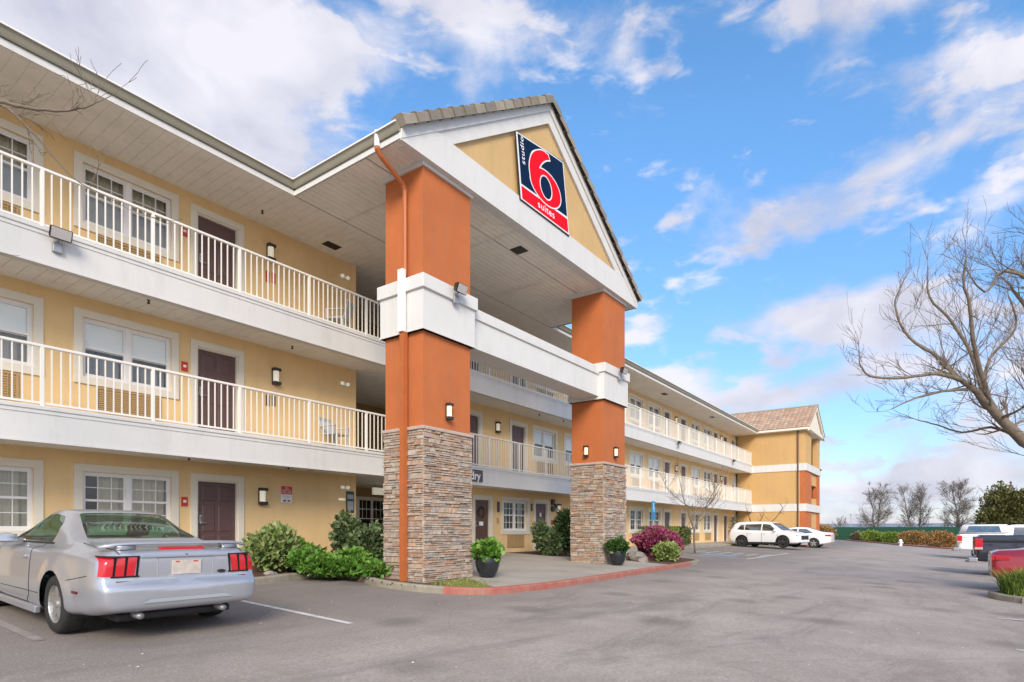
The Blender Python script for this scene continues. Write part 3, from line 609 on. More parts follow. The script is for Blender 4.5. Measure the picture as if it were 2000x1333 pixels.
# entrance porch: gable
GX = (PX0 + PX1) / 2 - .12; APZ = 12.02; EZ = 8.62
def rafter(mb, d0, d1, y0, y1, sign, z_eave=EZ, ap=APZ, x_e=None, gx=None, clip=True):
    """band between offsets d0 and d1 below the roof line, parallel to the slope"""
    gx = GX if gx is None else gx; xe = x_e if x_e is not None else (PX0 if sign < 0 else PX1)
    sl = (ap - z_eave) / abs(gx - xe)
    c = math.sqrt(1 + sl * sl)
    def z(x, d): return ap - abs(x - gx) * sl - d * c
    x_lo0 = xe; 
    def xat(d, zz): return gx + (1 if xe > gx else -1) * (ap - d * c - zz) / sl
    zc = z_eave - .23
    pts = [(gx, z(gx, d0)), (gx, z(gx, d1)), (xat(d1, zc), zc), (xat(d0, zc) if z(xe, d0) < zc else xe, zc if z(xe, d0) < zc else z(xe, d0))]
    if not z(xe, d0) < zc: pts.insert(3, (xe, zc))
    mb.prism(pts, y0, y1, 'y')
tri = MB(); sl = (APZ - EZ) / (GX - PX0)
yt = PYG + .10
tri.add([(PX0 + .3, yt, ZE + .02), (PX1 - .3, yt, ZE + .02), (GX, yt, APZ - .35)], [(0, 1, 2)])
gable = tri.build('gable', MT['gablestucco'], motel)
gb = MB()
for sgn in (-1, 1):
    rafter(gb, 0.0, .20, PYG, PYG + .09, sgn)             # outer rake board
    rafter(gb, .20, .46, PYG + .035, PYG + .098, sgn)      # inner board
gb.prism([(PX0 + .005, ZE - .03), (PX1 - .005, ZE - .03), (PX1 - .005, 8.60), (PX1 - .55, 9.02), (PX0 + .60, 9.02), (PX0 + .005, 8.60)], PYG + .012, PYG + .12, 'y')   # horizontal board
gb.box(PX0 + .2, PX1 - .2, PYG + .13, PYG + .30, ZE - .02, ZE + .16)
fixn(gb.build('gable_trim', MT['white'], gable))
def tiles(mb, ax, ay, az, bx, by, bz, ux, uy, uz, n, m, t=.035, rnd=.004, over=1.12):
    """tile field: eave line a->b in n tiles, m courses up along u (full slope vector)"""
    A, B, U = Vector((ax, ay, az)), Vector((bx, by, bz)), Vector((ux, uy, uz)); E = (B - A) / n; C = U / m; Nn = E.cross(C).normalized()
    if Nn.z < 0: Nn = -Nn
    for j in range(m):
        for i in range(n):
            p = A + E * (i + (.5 if j % 2 else 0) * 0) + C * j; k = random.uniform(0, rnd)
            e = E * .985; c = C * over; lo = Nn * (t + k); hi = Nn * (.004 + k)
            lo2 = Nn * .008
            vs = [p + lo2, p + e + lo2, p + e + c, p + c, p + lo + Nn * .0, p + e + lo, p + e + c + hi, p + c + hi]
            # shallow barrel
            mid0 = p + e * .5 + lo + Nn * .028; mid1 = p + e * .5 + c + hi + Nn * .028
            vs += [mid0, mid1]
            mb.add(vs, [(0, 1, 5, 8, 4), (4, 8, 9, 7), (8, 5, 6, 9), (0, 4, 7, 3), (1, 2, 6, 5)])
tm = MB()
for sgn, xe in ((-1, PX0), (1, PX1)):
    U = (GX - xe, 0, APZ + .04 - (EZ + .05))
    tiles(tm, xe - (.06 * -sgn) * -1 if False else xe + sgn * .07, PYG + .15, EZ + .03, xe + sgn * .07, 17.4, EZ + .03, GX - xe - sgn * .07, 0, APZ - EZ, 26, 17)
prt = tm.build('porch_roof', MT['tile'], motel)
rk = MB()
for sgn, xe in ((-1, PX0), (1, PX1)):                        # rake tiles along the gable edge
    n = 15; A = Vector((xe + sgn * .07, PYG - .10, EZ + .04)); U = Vector((GX, PYG - .10, APZ + .04)) - A; L_ = U.length; u = U.normalized(); nn = Vector((-u.z * (1 if u.x > 0 else -1), 0, abs(u.x)))
    for i in range(n):
        a = A + u * (L_ * i / n - .0); b = a + u * (L_ / n * 1.10); up0, up1 = .085, .050; dn = -.10
        vs = []
        for p, up in ((a, up0), (b, up1)):
            for q, yy in ((dn, 0), (up - .01, 0), (up + .01, .03), (up + .02, .12), (up, .30), (dn, .30)):
                vs.append(p + nn * q + Vector((0, yy, 0)) - Vector((0, .03 if p is a else 0, 0)))
        rk.add(vs, [(i2, i2 + 1, i2 + 7, i2 + 6) for i2 in range(5)] + [(5, 4, 3, 2, 1, 0), (6, 7, 8, 9, 10, 11)])
fixn(rk.build('rake_tile', MT['tile'], prt))
rk = MB()
for i in range(24):
    y = PYG - .05 + i * .4; rk.add([(GX - .13, y, APZ + .04), (GX - .06, y, APZ + .14), (GX + .06, y, APZ + .14), (GX + .13, y, APZ + .04), (GX - .12, y + .43, APZ + .02), (GX - .05, y + .43, APZ + .11), (GX + .05, y + .43, APZ + .11), (GX + .12, y + .43, APZ + .02)], [(0, 4, 5, 1), (1, 5, 6, 2), (2, 6, 7, 3), (0, 1, 2, 3)])
rk.build('ridge_tile', MT['tile'], prt)

# pillars
def ledgestone(x0, x1, y0, y1, z0, z1, rnd):
    mb = MB()
    def face(n_, length, place):
        z = z0
        while z < z1 - .01:
            h = rnd.choice((.045, .055, .07, .085, .10, .12)); h = min(h, z1 - z); x = -rnd.uniform(0, .2)
            while x < length:
                l = rnd.uniform(.07, .36); a, b = max(x, 0), min(x + l, length); x += l
                if b - a < .03: continue
                d = rnd.uniform(.0, .045); g_ = .003; j = lambda: rnd.uniform(-.005, .005)
                zz = [(z, z + h)] if h < .06 or rnd.random() > .4 else [(z, z + h * .45), (z + h * .45, z + h)]
                if len(zz) == 2:
                    za, zb_ = zz[1]; d2 = rnd.uniform(.0, .05); c2 = [(a + g_, za + g_), (b - g_, za + g_), (b - g_, zb_ - g_), (a + g_, zb_ - g_)]
                    mb.add([place(p[0], -.01, p[1]) for p in c2] + [place(p[0] + (.006 if k in (0, 3) else -.006), d2 + j(), p[1] + (.004 if k < 2 else -.004)) for k, p in enumerate(c2)], [(4, 5, 6, 7), (0, 1, 5, 4), (1, 2, 6, 5), (2, 3, 7, 6), (3, 0, 4, 7)])
                h_ = zz[0][1] - z
                c = [(a + g_, z + g_), (b - g_, z + g_ + j() * .5), (b - g_, z + h_ - g_), (a + g_, z + h_ - g_ + j() * .5)]
                vs = [place(p[0], -.01, p[1]) for p in c] + [place(p[0] + (.006 if k in (0, 3) else -.006), d + j(), p[1] + (.004 if k < 2 else -.004)) for k, p in enumerate(c)]
                mb.add(vs, [(4, 5, 6, 7), (0, 1, 5, 4), (1, 2, 6, 5), (2, 3, 7, 6), (3, 0, 4, 7)])
            z += h
    face(0, x1 - x0, lambda t, d, z: (x0 + t, y0 - d, z)); face(1, y1 - y0, lambda t, d, z: (x0 - d, y1 - t, z))
    face(2, x1 - x0, lambda t, d, z: (x1 - t, y1 + d, z)); face(3, y1 - y0, lambda t, d, z: (x1 + d, y0 + t, z))
    return mb
def pillar(x0, x1, y0, y1, zg, seed):
    rnd = random.Random(seed); o = MB(); o.box(x0, x1, y0, y1, 3.2, ZE + .0); p = o.build('pillar', MT['orange'], motel)
    c = MB(); e = .045; c.box(x0 - e + .03, x1 + e - .03, y0 - e + .03, y1 + e - .03, zg, 3.12); core = c.build('stone_core', MT['mortar'], p)
    fixn(ledgestone(x0 - .02, x1 + .02, y0 - .02, y1 + .02, zg, 3.13, rnd).build('stone_base', MT['stone'], p))
    c = MB(); c.bbox(x0 - .07, x1 + .07, y0 - .07, y1 + .07, 3.13, 3.20, .015); c.build('stone_ledge', MT['ledge'], p)
    c = MB(); c.box(x0 - .075, x1 + .075, y0 - .075, y1 + .075, 5.07, 5.87); c.bbox(x0 - .125, x1 + .125, y0 - .125, y1 + .125, 5.87, 6.14, .012); c.box(x0 - .09, x1 + .09, y0 - .09, y1 + .09, 5.07, 5.10); c.build('capital', MT['white'], p)
    c = MB(); c.box(x0 - .05, x1 + .05, y0 - .05, y1 + .05, ZE - .10, ZE + .01); c.build('top_moulding', MT['white'], p)
    return p
PL = ((8.50, 9.93, 8.30, 9.37), (16.12, 17.6, 8.30, 9.38))
pillar(*PL[0], -.1, 3); pillar(*PL[1], -.1, 9)
o = MB(); o.box(9.93 + .06, 16.12 - .06, 8.42, 9.1, 5.16, 5.80); o.bbox(9.93 + .1, 16.12 - .1, 8.38, 9.14, 5.80, 6.03, .01); o.build('porch_beam', MT['white'], motel)
# downspout with offset at the top
o = MB(); dx = 8.50; dy = 8.72
o.tube([(7.70, 8.72, 8.56), (7.70, 8.72, 8.36), (7.78, 8.72, 8.28), (8.36, 8.72, 8.00), (8.42, 8.72, 7.9), (8.42, 8.72, 6.2)], .05, 8)
o.box(8.325, 8.44, dy - .055, dy + .055, .1, 5.09)
dsp = o.build('downspout', MT['pipe'], motel, False)
o = MB(); o.box(8.285, 8.375, dy - .07, dy + .07, 5.07, 6.30); o.build('white_sleeve', MT['vinyl'], dsp)
o = MB(); o.tube([(7.70, 8.72, 8.70), (7.70, 8.72, 8.40)], .055, 8); o.build('outlet', MT['vinyl'], dsp)
# ceiling vents and sprinkler heads
def flatvent(x, y, w_=.34, d_=.34):
    o = MB(); o.box(x - w_ / 2, x + w_ / 2, y - d_ / 2, y + d_ / 2, ZE - .012, ZE + .02)
    for i in range(5): yy = y - d_ / 2 + .04 + i * (d_ - .08) / 4; o.box(x - w_ / 2 + .02, x + w_ / 2 - .02, yy - .01, yy + .01, ZE - .022, ZE - .012)
    o.build('soffit_vent', MT['lantern'], motel)
flatvent(12.67, 8.94); flatvent(9.67, 12.65, .42, .26)
for x in (22.5, 30.5, 38.5): flatvent(x, 12.1, .42, .26)
for x, y, z in ((7.7, 12.55, ZE), (5.2, 12.3, 5.53), (8.5, 12.6, 5.53), (8.2, 12.3, 2.63), (20.5, 12.3, 5.53), (18.9, 12.4, 5.53), (6.0, 12.4, 2.63)):
    o = MB(); o.lathe([(.0, -.07), (.022, -.07), (.03, -.05), (.014, -.045), (.014, -.01), (.035, 0)], (x, y, z), 10); o.build('sprinkler_head', MT['lantern'], motel)

# stair tower at the far end
TX0, TX1, TY0 = 47.5, 53.5, 8.26; TE = 8.40; TGX = 50.4; TAP = 10.55
o = MB(); ty = TY0
def bandbox(mb, x0, x1, y0, y1): mb.box(x0, x1, y0, y1, 0, 0)
o.box(TX0, TX0 + .3, ty + .3, 13.0, -.3, TE + .1); o.box(TX1 - .3, TX1, ty + .3, 20, -.3, TE + .1); o.box(TX0 + .3, TX1 - .3, 15, 15.3, -.3, TE)
# front: open stair bays with parapets
o.box(49.95, 52.5, ty + .05, ty + .25, .0, 2.52); o.box(49.95, 50.5, ty + .06, ty + .26, 3.12, 5.42); o.box(50.5, 52.5, ty + .05, ty + .25, 3.12, 3.6); o.box(50.5, 52.5, ty + .05, ty + .25, 4.6, 5.42)
tw = o.build('stair_tower', MT['ochre'], motel)
for zz, m_ in (((-.3, 2.55), 'orange'), ((3.10, 5.50), 'orange'), ((6.02, TE + .02), 'ochre')):
    for a, b in ((TX0 - .02, 49.9), (52.45, TX1 + .02)):
        c = MB(); c.box(a, b, ty - .03, ty + .32, *zz); c.build('tower_pier', MT[m_], tw)
c = MB()
for z0, z1 in ((2.55, 3.10), (5.50, 6.02)): c.box(TX0 - .08, TX1 + .08, ty - .12, ty + .40, z0, z1); c.box(TX0 - .05, TX0 + .2, ty + .40, 12.0, z0 + .003, z1 - .003)
c.build('tower_band', MT['white'], tw)
c = MB(); c.box(TX0 + .3, TX1 - .3, ty + .42, 15, 2.7, 2.9); c.box(TX0 + .3, TX1 - .3, ty + .42, 15, 5.6, 5.8); c.box(TX0 - .3, TX1 + .3, ty - .3, 15, TE, TE + .05); c.build('tower_landing', MT['soffit'], tw)
c = MB(); c.add([(TX0 - .3, ty - .22, TE + .05), (TX1 + .3, ty - .22, TE + .05), (TGX, ty - .22, TAP - .05)], [(0, 1, 2)]); tg = c.build('tower_gable', MT['trim'], tw)
c = MB()
for sgn, xe in ((-1, TX0 - .38), (1, TX1 + .3)): rafter(c, 0, .25, ty - .36, ty - .25, sgn, TE + .15, TAP + .05, xe, TGX)
c.box(TX0 - .3, TX1 + .3, ty - .30, ty - .2, TE - .02, TE + .32); c.box(TX0 - .42, TX0 - .33, ty - .3, 11.4, TE + .02, TE + .17)
fixn(c.build('tower_gable_trim', MT['trim'], tw))
c = MB(); tiles(c, TX0 - .42, ty - .4, TE + .18, TX0 - .42, 19, TE + .18, TGX - TX0 + .42, 0, TAP - TE - .13, 34, 11); tiles(c, TX1 + .32, ty - .4, TE + .18, TX1 + .32, 19, TE + .18, TGX - TX1 - .32, 0, TAP - TE - .13, 34, 11)
c.build('tower_roof', MT['tile2'], tw)
c = MB(); c.tube([(TGX, ty - .42, TAP + .08), (TGX, 19, TAP + .08)], .09, 8); c.build('tower_ridge', MT['tile'], tw)
c = MB(); c.box(TX0 - .10, TX0 - .002, ty + .42, ty + .50, 0, TE + .1); c.build('downspout', MT['door2'], tw)

# ------------------------------------------------------------------ gable sign
sgn = thing('motel_sign', 'navy and red gable sign with a big red numeral 6 above a red strip', 'sign', (12.5, PYG + .02, 9.8))
QC = [Vector((11.59, 8.965)), Vector((13.77, 9.0)), Vector((13.46, 10.77)), Vector((11.39, 10.42))]      # bottom left, bottom right, top right, top left
def Q(u, v, y):
    p = QC[0] * (1 - u) * (1 - v) + QC[1] * u * (1 - v) + QC[2] * u * v + QC[3] * (1 - u) * v
    return (p.x - 12.5, y - PYG - .02, p.y - 9.8)
def sign_poly(mb, pts, y0, y1):
    n = len(pts); mb.add([Q(u, v, y0) for u, v in pts] + [Q(u, v, y1) for u, v in pts], [tuple(range(n)), tuple(range(n, 2 * n))[::-1]] + [(i, i + n, (i + 1) % n + n, (i + 1) % n) for i in range(n)])
SY = PYG - .035
# the panel has a notched top edge right of the numeral
outl = [(0, 0), (1, 0), (1, 1), (.80, 1.02), (.70, .985), (0, 1)]
outl = [(0, 0), (1, 0), (1, .985), (.62, 1.0), (0, 1)]
c = MB(); sign_poly(c, [(-.02, -.02), (1.02, -.02), (1.02, 1.01), (.62, 1.02), (-.02, 1.02)], SY + .02, PYG + .012); c.build('backing', MT['black'], sgn)
c = MB(); sign_poly(c, [(-.008, -.008), (1.008, -.008), (1.008, .99), (.62, 1.01), (-.008, 1.01)], SY + .008, SY + .019); c.build('border', MT['signwhite'], sgn)
c = MB(); sign_poly(c, [(.012, .24), (.988, .24), (.988, .975), (.62, .99), (.012, .99)], SY + .002, SY + .0079); c.build('panel', MT['navy'], sgn)
c = MB(); sign_poly(c, [(.012, .012), (.988, .012), (.988, .205), (.012, .205)], SY + .002, SY + .0079); c.build('red_strip', MT['red'], sgn)
def cr(pts, k=10, closed=True):
    out = []; n = len(pts)
    for i in range(n):
        p0, p1, p2, p3 = [Vector(pts[(i + d) % n]) for d in (-1, 0, 1, 2)]
        for j in range(k):
            t = j / k; q = .5 * ((2 * p1) + (p2 - p0) * t + (2 * p0 - 5 * p1 + 4 * p2 - p3) * t * t + (3 * p1 - p0 - 3 * p2 + p3) * t ** 3); out.append((q.x, q.y))
    return out
def ell(cx, cy, rx, ry, n=48): return [(cx + rx * math.cos(2 * math.pi * i / n), cy + ry * math.sin(2 * math.pi * i / n)) for i in range(n)]
def ring(mb, cx, cy, rx, ry, sx, sy, y, n=56, ox=0):
    """flat ellipse ring: outer radii rx,ry; inner sx,sy"""
    A = [Q(cx + rx * math.cos(2 * math.pi * i / n), cy + ry * math.sin(2 * math.pi * i / n), y) for i in range(n)]
    B = [Q(cx + ox + sx * math.cos(2 * math.pi * i / n), cy + sy * math.sin(2 * math.pi * i / n), y) for i in range(n)]
    mb.add(A + B, [(i, (i + 1) % n, (i + 1) % n + n, i + n) for i in range(n)])
def six(mb, g_, y):
    """numeral 6 grown by g_: bowl ring plus a tapering stem"""
    cx, cy = .535, .445
    ring(mb, cx, cy, .325 + g_, .245 + g_, .135 - g_, .175 - g_, y)
    L = [(.21, .45), (.205, .60), (.235, .73), (.30, .84), (.40, .92), (.52, .965), (.64, .955)]     # outer edge
    Rr = [(.40, .45), (.395, .58), (.41, .66), (.455, .74), (.52, .81), (.59, .86), (.67, .895)]       # inner edge
    n = len(L); o_ = [(L[i][0] - g_ * .9 * (1 if i < 4 else .1), L[i][1] + g_ * (0 if i < 3 else .9)) for i in range(n)]; q_ = [(Rr[i][0] + g_ * .8, Rr[i][1] - g_ * .8) for i in range(n)]
    o_[-1] = (o_[-1][0] + g_, o_[-1][1]); q_[-1] = (q_[-1][0] + g_ * .3, q_[-1][1])
    def cro(P, k=6):
        out = []
        for i in range(len(P) - 1):
            p0, p1, p2, p3 = Vector(P[max(i - 1, 0)]), Vector(P[i]), Vector(P[i + 1]), Vector(P[min(i + 2, len(P) - 1)])
            for j in range(k): t = j / k; v = .5 * ((2 * p1) + (p2 - p0) * t + (2 * p0 - 5 * p1 + 4 * p2 - p3) * t * t + (3 * p1 - p0 - 3 * p2 + p3) * t ** 3); out.append((v.x, v.y))
        out.append(P[-1]); return out
    o_, q_ = cro(o_), cro(q_); n = len(o_)
    mb.add([Q(*p, y - .0004) for p in o_] + [Q(*p, y - .0004) for p in q_], [(i, i + 1, i + 1 + n, i + n) for i in range(n - 1)])
c = MB(); six(c, .018, SY + .0010); c.build('numeral_outline', MT['signwhite'], sgn)
c = MB(); six(c, 0, SY - .0015); c.build('numeral', MT['red'], sgn)
def text_mesh(txt, size, bold=0.0, spacing=1.0):
    cu = bpy.data.curves.new('lettering', 'FONT'); cu.body = txt; cu.size = size; cu.align_x = 'CENTER'; cu.align_y = 'CENTER'; cu.offset = bold; cu.space_character = spacing
    o = bpy.data.objects.new('lettering', cu); COL.objects.link(o); dg = bpy.context.evaluated_depsgraph_get(); dg.update()
    me = bpy.data.meshes.new_from_object(o.evaluated_get(dg)); vs = [v.co.copy() for v in me.vertices]; fs = [tuple(p.vertices) for p in me.polygons]
    bpy.data.objects.remove(o); bpy.data.curves.remove(cu); bpy.data.meshes.remove(me); return vs, fs
def sign_text(txt, cu_, cv_, size, rot, sxy, name):
    vs, fs = text_mesh(txt, size, .0015, 1.12); out = []
    for v in vs:
        x, y = v.x * sxy[0], v.y * sxy[1]
        if rot: x, y = -y * .78, x / .78
        out.append(Q(cu_ + x, cv_ + y, SY - .001))
    m = MB(); m.add(out, fs); m.build(name, MT['signwhite'], sgn)
sign_text('studio', .085, .775, .13, True, (.9, 1.0), 'upright_lettering'); sign_text('suites', .50, .108, .145, False, (.95, 1.0), 'strip_lettering')
# ------------------------------------------------------------------ fixtures on the walls
def text_on(parent, txt, size, M_, m, name='lettering', bold=0):
    vs, fs = text_mesh(txt, size, bold); mb = MB(); mb.add([M_ @ v for v in vs], fs); return mb.build(name, m, parent)
def facing(loc, scale=1):   # text in local XZ facing -Y
    return Matrix.Translation(loc) @ Matrix.Rotation(R(90), 4, 'X')
def lantern(label, x, y, z, side='y', lit=False, group='wall lanterns of the motel'):
    t = thing('wall_lantern', label, 'wall lantern', (x, y, z), 0 if side == 'y' else R(-90), group)
    o = MB(); o.box(-.085, .085, -.015, 0, -.20, .20); o.bbox(-.095, .095, -.13, -.01, .13, .20, .01); o.bbox(-.095, .095, -.13, -.01, -.20, -.125, .01); o.box(-.09, -.078, -.03, -.012, -.13, .13); o.box(.078, .09, -.03, -.012, -.13, .13)
    o.build('housing', MT['lantern'], t)
    o = MB(); n = 10; vs = []
    for k in range(n + 1):
        a = math.pi * k / n; vs += [(-.072 * math.cos(a), -.03 - .085 * math.sin(a), -.125), (-.072 * math.cos(a), -.03 - .085 * math.sin(a), .13)]
    o.add(vs, [(2 * i, 2 * i + 2, 2 * i + 3, 2 * i + 1) for i in range(n)]); o.build('lens', MT['lensw'] if lit else MT['lens'], t, True)
    if lit: t.scale = (.78, .8, .85)
    return t
lantern('black wall lantern beside the leftmost ground floor door', 8.03, WY, 1.95)
lantern('black wall lantern right of the leftmost second floor door', 8.38, WY, 4.85)
lantern('black wall lantern right of the leftmost top floor door', 8.24, WY, 7.78)
lantern('black wall lantern between two second floor doors seen between the orange pillars', 17.2, WY, 4.86)
lantern('small lit lantern on the front face of the near orange pillar', 9.2, 8.28, 3.58, 'y', True)
lantern('small lit lantern on the side face of the far orange pillar', 16.10, 8.85, 3.55, 'x', True)
lantern('small lit lantern on the front face of the far orange pillar', 16.85, 8.28, 3.55, 'y', True)
lantern('black wall lantern under the balcony right of the grey brown door behind the porch', 21.4, WY, 2.05)
for i, (x, z, l) in enumerate(((34.8, 4.86, 'second floor wall lantern between the pair of doors right of the far pillar'), (34.8, 7.75, 'top floor wall lantern between the pair of doors right of the far pillar'), (43.7, 4.86, 'second floor wall lantern between the last pair of doors before the stair tower'), (43.7, 7.75, 'top floor wall lantern between the last pair of doors before the stair tower'))):
    lantern(l, x, WY, z)
def floodlight(label, x, y, z, tilt=20, rz=0):
    t = thing('floodlight', label, 'floodlight', (x, y, z), R(rz), 'floodlights on the balconies and capitals')
    o = MB(); o.bbox(-.07, .07, -.06, 0, -.20, -.04, .01); o.tube([(0, -.03, -.05), (0, -.09, .02)], .02, 6); o.build('bracket', MT['galv'], t)
    b = bmesh.new(); bmesh.ops.create_cube(b, size=1)
    for v in b.verts:
        k = 1 if v.co.y > 0 else 1.25; v.co = Vector((v.co.x * .26 * k, v.co.y * .13, v.co.z * .15 * k))
    bmesh.ops.bevel(b, geom=b.edges[:], offset=.012, segments=2, affect='EDGES')
    Mx = Matrix.Translation((0, -.15, .08)) @ Matrix.Rotation(R(tilt), 4, 'X'); o = MB(); o.frombm(b, Mx); o.build('lamp_head', MT['lantern'], t)
    o = MB(); vs = [Mx @ Vector(p) for p in ((-.14, -.068, -.08), (.14, -.068, -.08), (.14, -.068, .08), (-.14, -.068, .08))]; o.add(vs, [(0, 1, 2, 3)]); o.build('lens', MT['reverse'], t)
floodlight('grey floodlight at the left end of the top balcony fascia', 3.62, YB, 5.92)
floodlight('floodlight on the white capital of the near pillar', 9.3, 8.18, 6.0)
floodlight('floodlight on the white capital of the far pillar', 16.95, 8.18, 5.98)
floodlight('floodlight on the top balcony fascia right of the far pillar', 31.8, YB, 5.85, 35); floodlight('floodlight on the top balcony fascia nearest the stair tower', 42.2, YB, 5.85, 35)
floodlight('floodlight at the outer corner of the stair tower', 53.3, 8.3, 5.9, 35)
# room signs, notices
def plaque(name, label, cat, x, z, w_, h_, m, y=WY, group=None, parts=()):
    t = thing(name, label, cat, (x, y, z), 0, group); o = MB(); o.bbox(-w_ / 2, w_ / 2, -.022, 0, -h_ / 2, h_ / 2, .004); o.build('panel', m, t)
    for nm, a, b, c, d, mm in parts:
        q = MB(); q.box(a, b, -.027, -.0205, c, d); q.build(nm, mm, t)
    return t
for lv, l in ((0, 'red alarm box on the ground floor wall beside the leftmost door'), (1, 'red alarm box on the second floor wall beside the leftmost door'), (2, 'red alarm box on the top floor wall behind the railing')):
    t = plaque('alarm_box', l, 'alarm box', 6.25, (1.76, 4.63, 7.5)[lv], .13, .20, MT['alarmred'], group='red alarm boxes', parts=(('window', -.03, .03, -.02, .03, MT['signwhite']),))
t = plaque('notice_sign', 'red and white parking notice on the yellow wall above the shrubs', 'sign', 8.68, 2.03, .30, .40, MT['signwhite'], parts=(('header', -.147, .147, .0, .197, MT['alarmred']),))
for i, (s_, z) in enumerate((('NO', .15), ('PARKING', .095), ('FIRE LANE', .04))): text_on(t, s_, .058, facing((0, -.0285, z)), MT['signwhite'])
for i, (s_, z) in enumerate((('TOW-AWAY', -.05), ('ZONE', -.10))): text_on(t, s_, .045, facing((0, -.0235, z)), MT['alarmred'])
o = MB(); o.box(-.10, -.02, -.025, -.0222, -.175, -.14); o.box(.02, .10, -.025, -.0222, -.175, -.14); o.build('symbol', MT['navy'], t)
t = plaque('information_board', 'dark framed notice board at the corner of the passage', 'notice board', 10.62, 1.92, .26, .58, MT['greensign'], parts=(('sheet', -.10, .10, -.22, .02, MT['plasticgrey']), ('header_strip', -.10, .10, .08, .2, MT['plasticgrey'])))
plaque('brown_plate', 'small brown plate under the dark notice board', 'plate', 10.64, 1.35, .18, .18, MT['grille'])
for z, l in ((2.30, 'round white emergency lamp near the ground floor corner of the passage'), (5.08, 'oval white emergency lamp near the second floor corner'), (7.95, 'oval white emergency lamp near the top floor corner')):
    t = thing('emergency_lamp', l, 'lamp', (10.42, WY, z), 0, 'white emergency lamps at the passage corner'); o = MB(); o.bbox(-.15, .15, -.05, 0, -.05, .05, .02); o.build('housing', MT['vinyl'], t)
    for sx in (-.09, .09): o = MB(); o.lathe([(0, -.10), (.045, -.09), (.05, -.05)], (sx, 0, .0), 12, 'y'); o.build('lamp_head', MT['lens'], t, True)
t = plaque('wall_plate', 'small white light strip above the dark notice board', 'lamp', 10.35, 1.98, .2, .06, MT['lens'])
for z, l in ((4.25, 'small dark room number signs behind the second floor railing'), (7.2, 'small dark room number signs behind the top floor railing')):
    t = thing('room_sign', l, 'sign', (8.25, WY, z), 0, 'dark room signs'); o = MB(); o.bbox(-.12, -.03, -.02, 0, -.13, .13, .003); o.bbox(.04, .13, -.02, 0, -.11, .14, .003); o.build('panel', MT['alarmred'] if z > 7 else MT['greysign'], t)
t = thing('laundry_sign', 'dark grey sign with white lettering on the balcony fascia, half behind the near pillar', 'sign', (14.1, YB - .002, 2.84)); o = MB(); o.bbox(-.78, .72, -.045, -.012, -.17, .2, .005); o.build('panel', MT['greysign'], t); text_on(t, 'Laundry', .36, facing((0, -.048, .0)), MT['signwhite'], bold=.006)
t = thing('hanging_sign', 'cream lit box sign hanging from the passage ceiling', 'sign', (13.0, 14.6, 2.5)); o = MB(); o.bbox(-.28, .28, -.05, .05, -.22, 0, .01); o.build('panel', MT['lens'], t); o = MB(); o.tube([(-.2, 0, 0), (-.2, 0, .13)], .01, 6); o.tube([(.2, 0, 0), (.2, 0, .13)], .01, 6); o.build('bracket', MT['lantern'], t)
t = thing('meter_box', 'dark stacked junction boxes on the wall right of the grey brown door behind the porch', 'junction box', (20.95, WY, 2.15)); o = MB(); o.bbox(-.1, .1, -.09, 0, .05, .28, .01); o.bbox(-.1, .12, -.09, 0, -.22, 0, .01); o.bbox(.15, .3, -.08, 0, -.1, .1, .01); o.build('housing', MT['lantern'], t)
plaque('red_notice', 'small red notice on the wall under the junction boxes', 'sign', 20.95, 1.5, .16, .16, MT['alarmred'])
plaque('door_plate', 'small dark plate between the brown lobby door and the window', 'plate', 17.28, 2.0, .14, .38, MT['lantern']); plaque('door_plate_low', 'small tan plate under the dark plate right of the lobby door', 'plate', 17.25, 1.5, .12, .2, MT['grille'])
plaque('door_plate', 'small dark plate left of the grey brown door behind the porch', 'plate', 19.43, 2.05, .1, .3, MT['lantern'])
plaque('room_number', 'small pale number plate on the grey brown door behind the porch', 'plate', 20.13, 1.78, .10, .16, MT['signwhite'], y=WY + .052)
# accessible parking sign on a post
t = thing('parking_sign', 'blue accessible parking sign on a thin post right of the far pillar', 'sign', (24.4, 10.2, gz(10.2)))
o = MB(); o.tube([(0, 0, 0), (0, 0, 2.15)], .022, 6); o.build('post', MT['galv'], t)
o = MB(); o.bbox(-.18, .18, -.04, -.024, 1.75, 2.3, .004); o.build('panel', MT['bluesign'], t)
o = MB(); o.lathe([(0, -.046), (.035, -.046), (.035, -.041)], (0, 0, 2.19), 12, 'y'); o.box(-.02, .02, -.046, -.0405, 2.0, 2.14); o.box(-.02, .09, -.046, -.0405, 1.99, 2.02)
n = 20; o.add([(.015 + r_ * math.cos(2 * math.pi * i / n), -.044, 1.95 + r_ * math.sin(2 * math.pi * i / n)) for r_ in (.09, .065) for i in range(n)], [(i, (i + 1) % n, (i + 1) % n + n, i + n) for i in range(n)]); o.build('wheelchair_symbol', MT['signwhite'], t)
o = MB(); o.box(-.18, .18, -.038, -.026, 1.5, 1.72); o.build('lower_plate', MT['bluesign'], t)

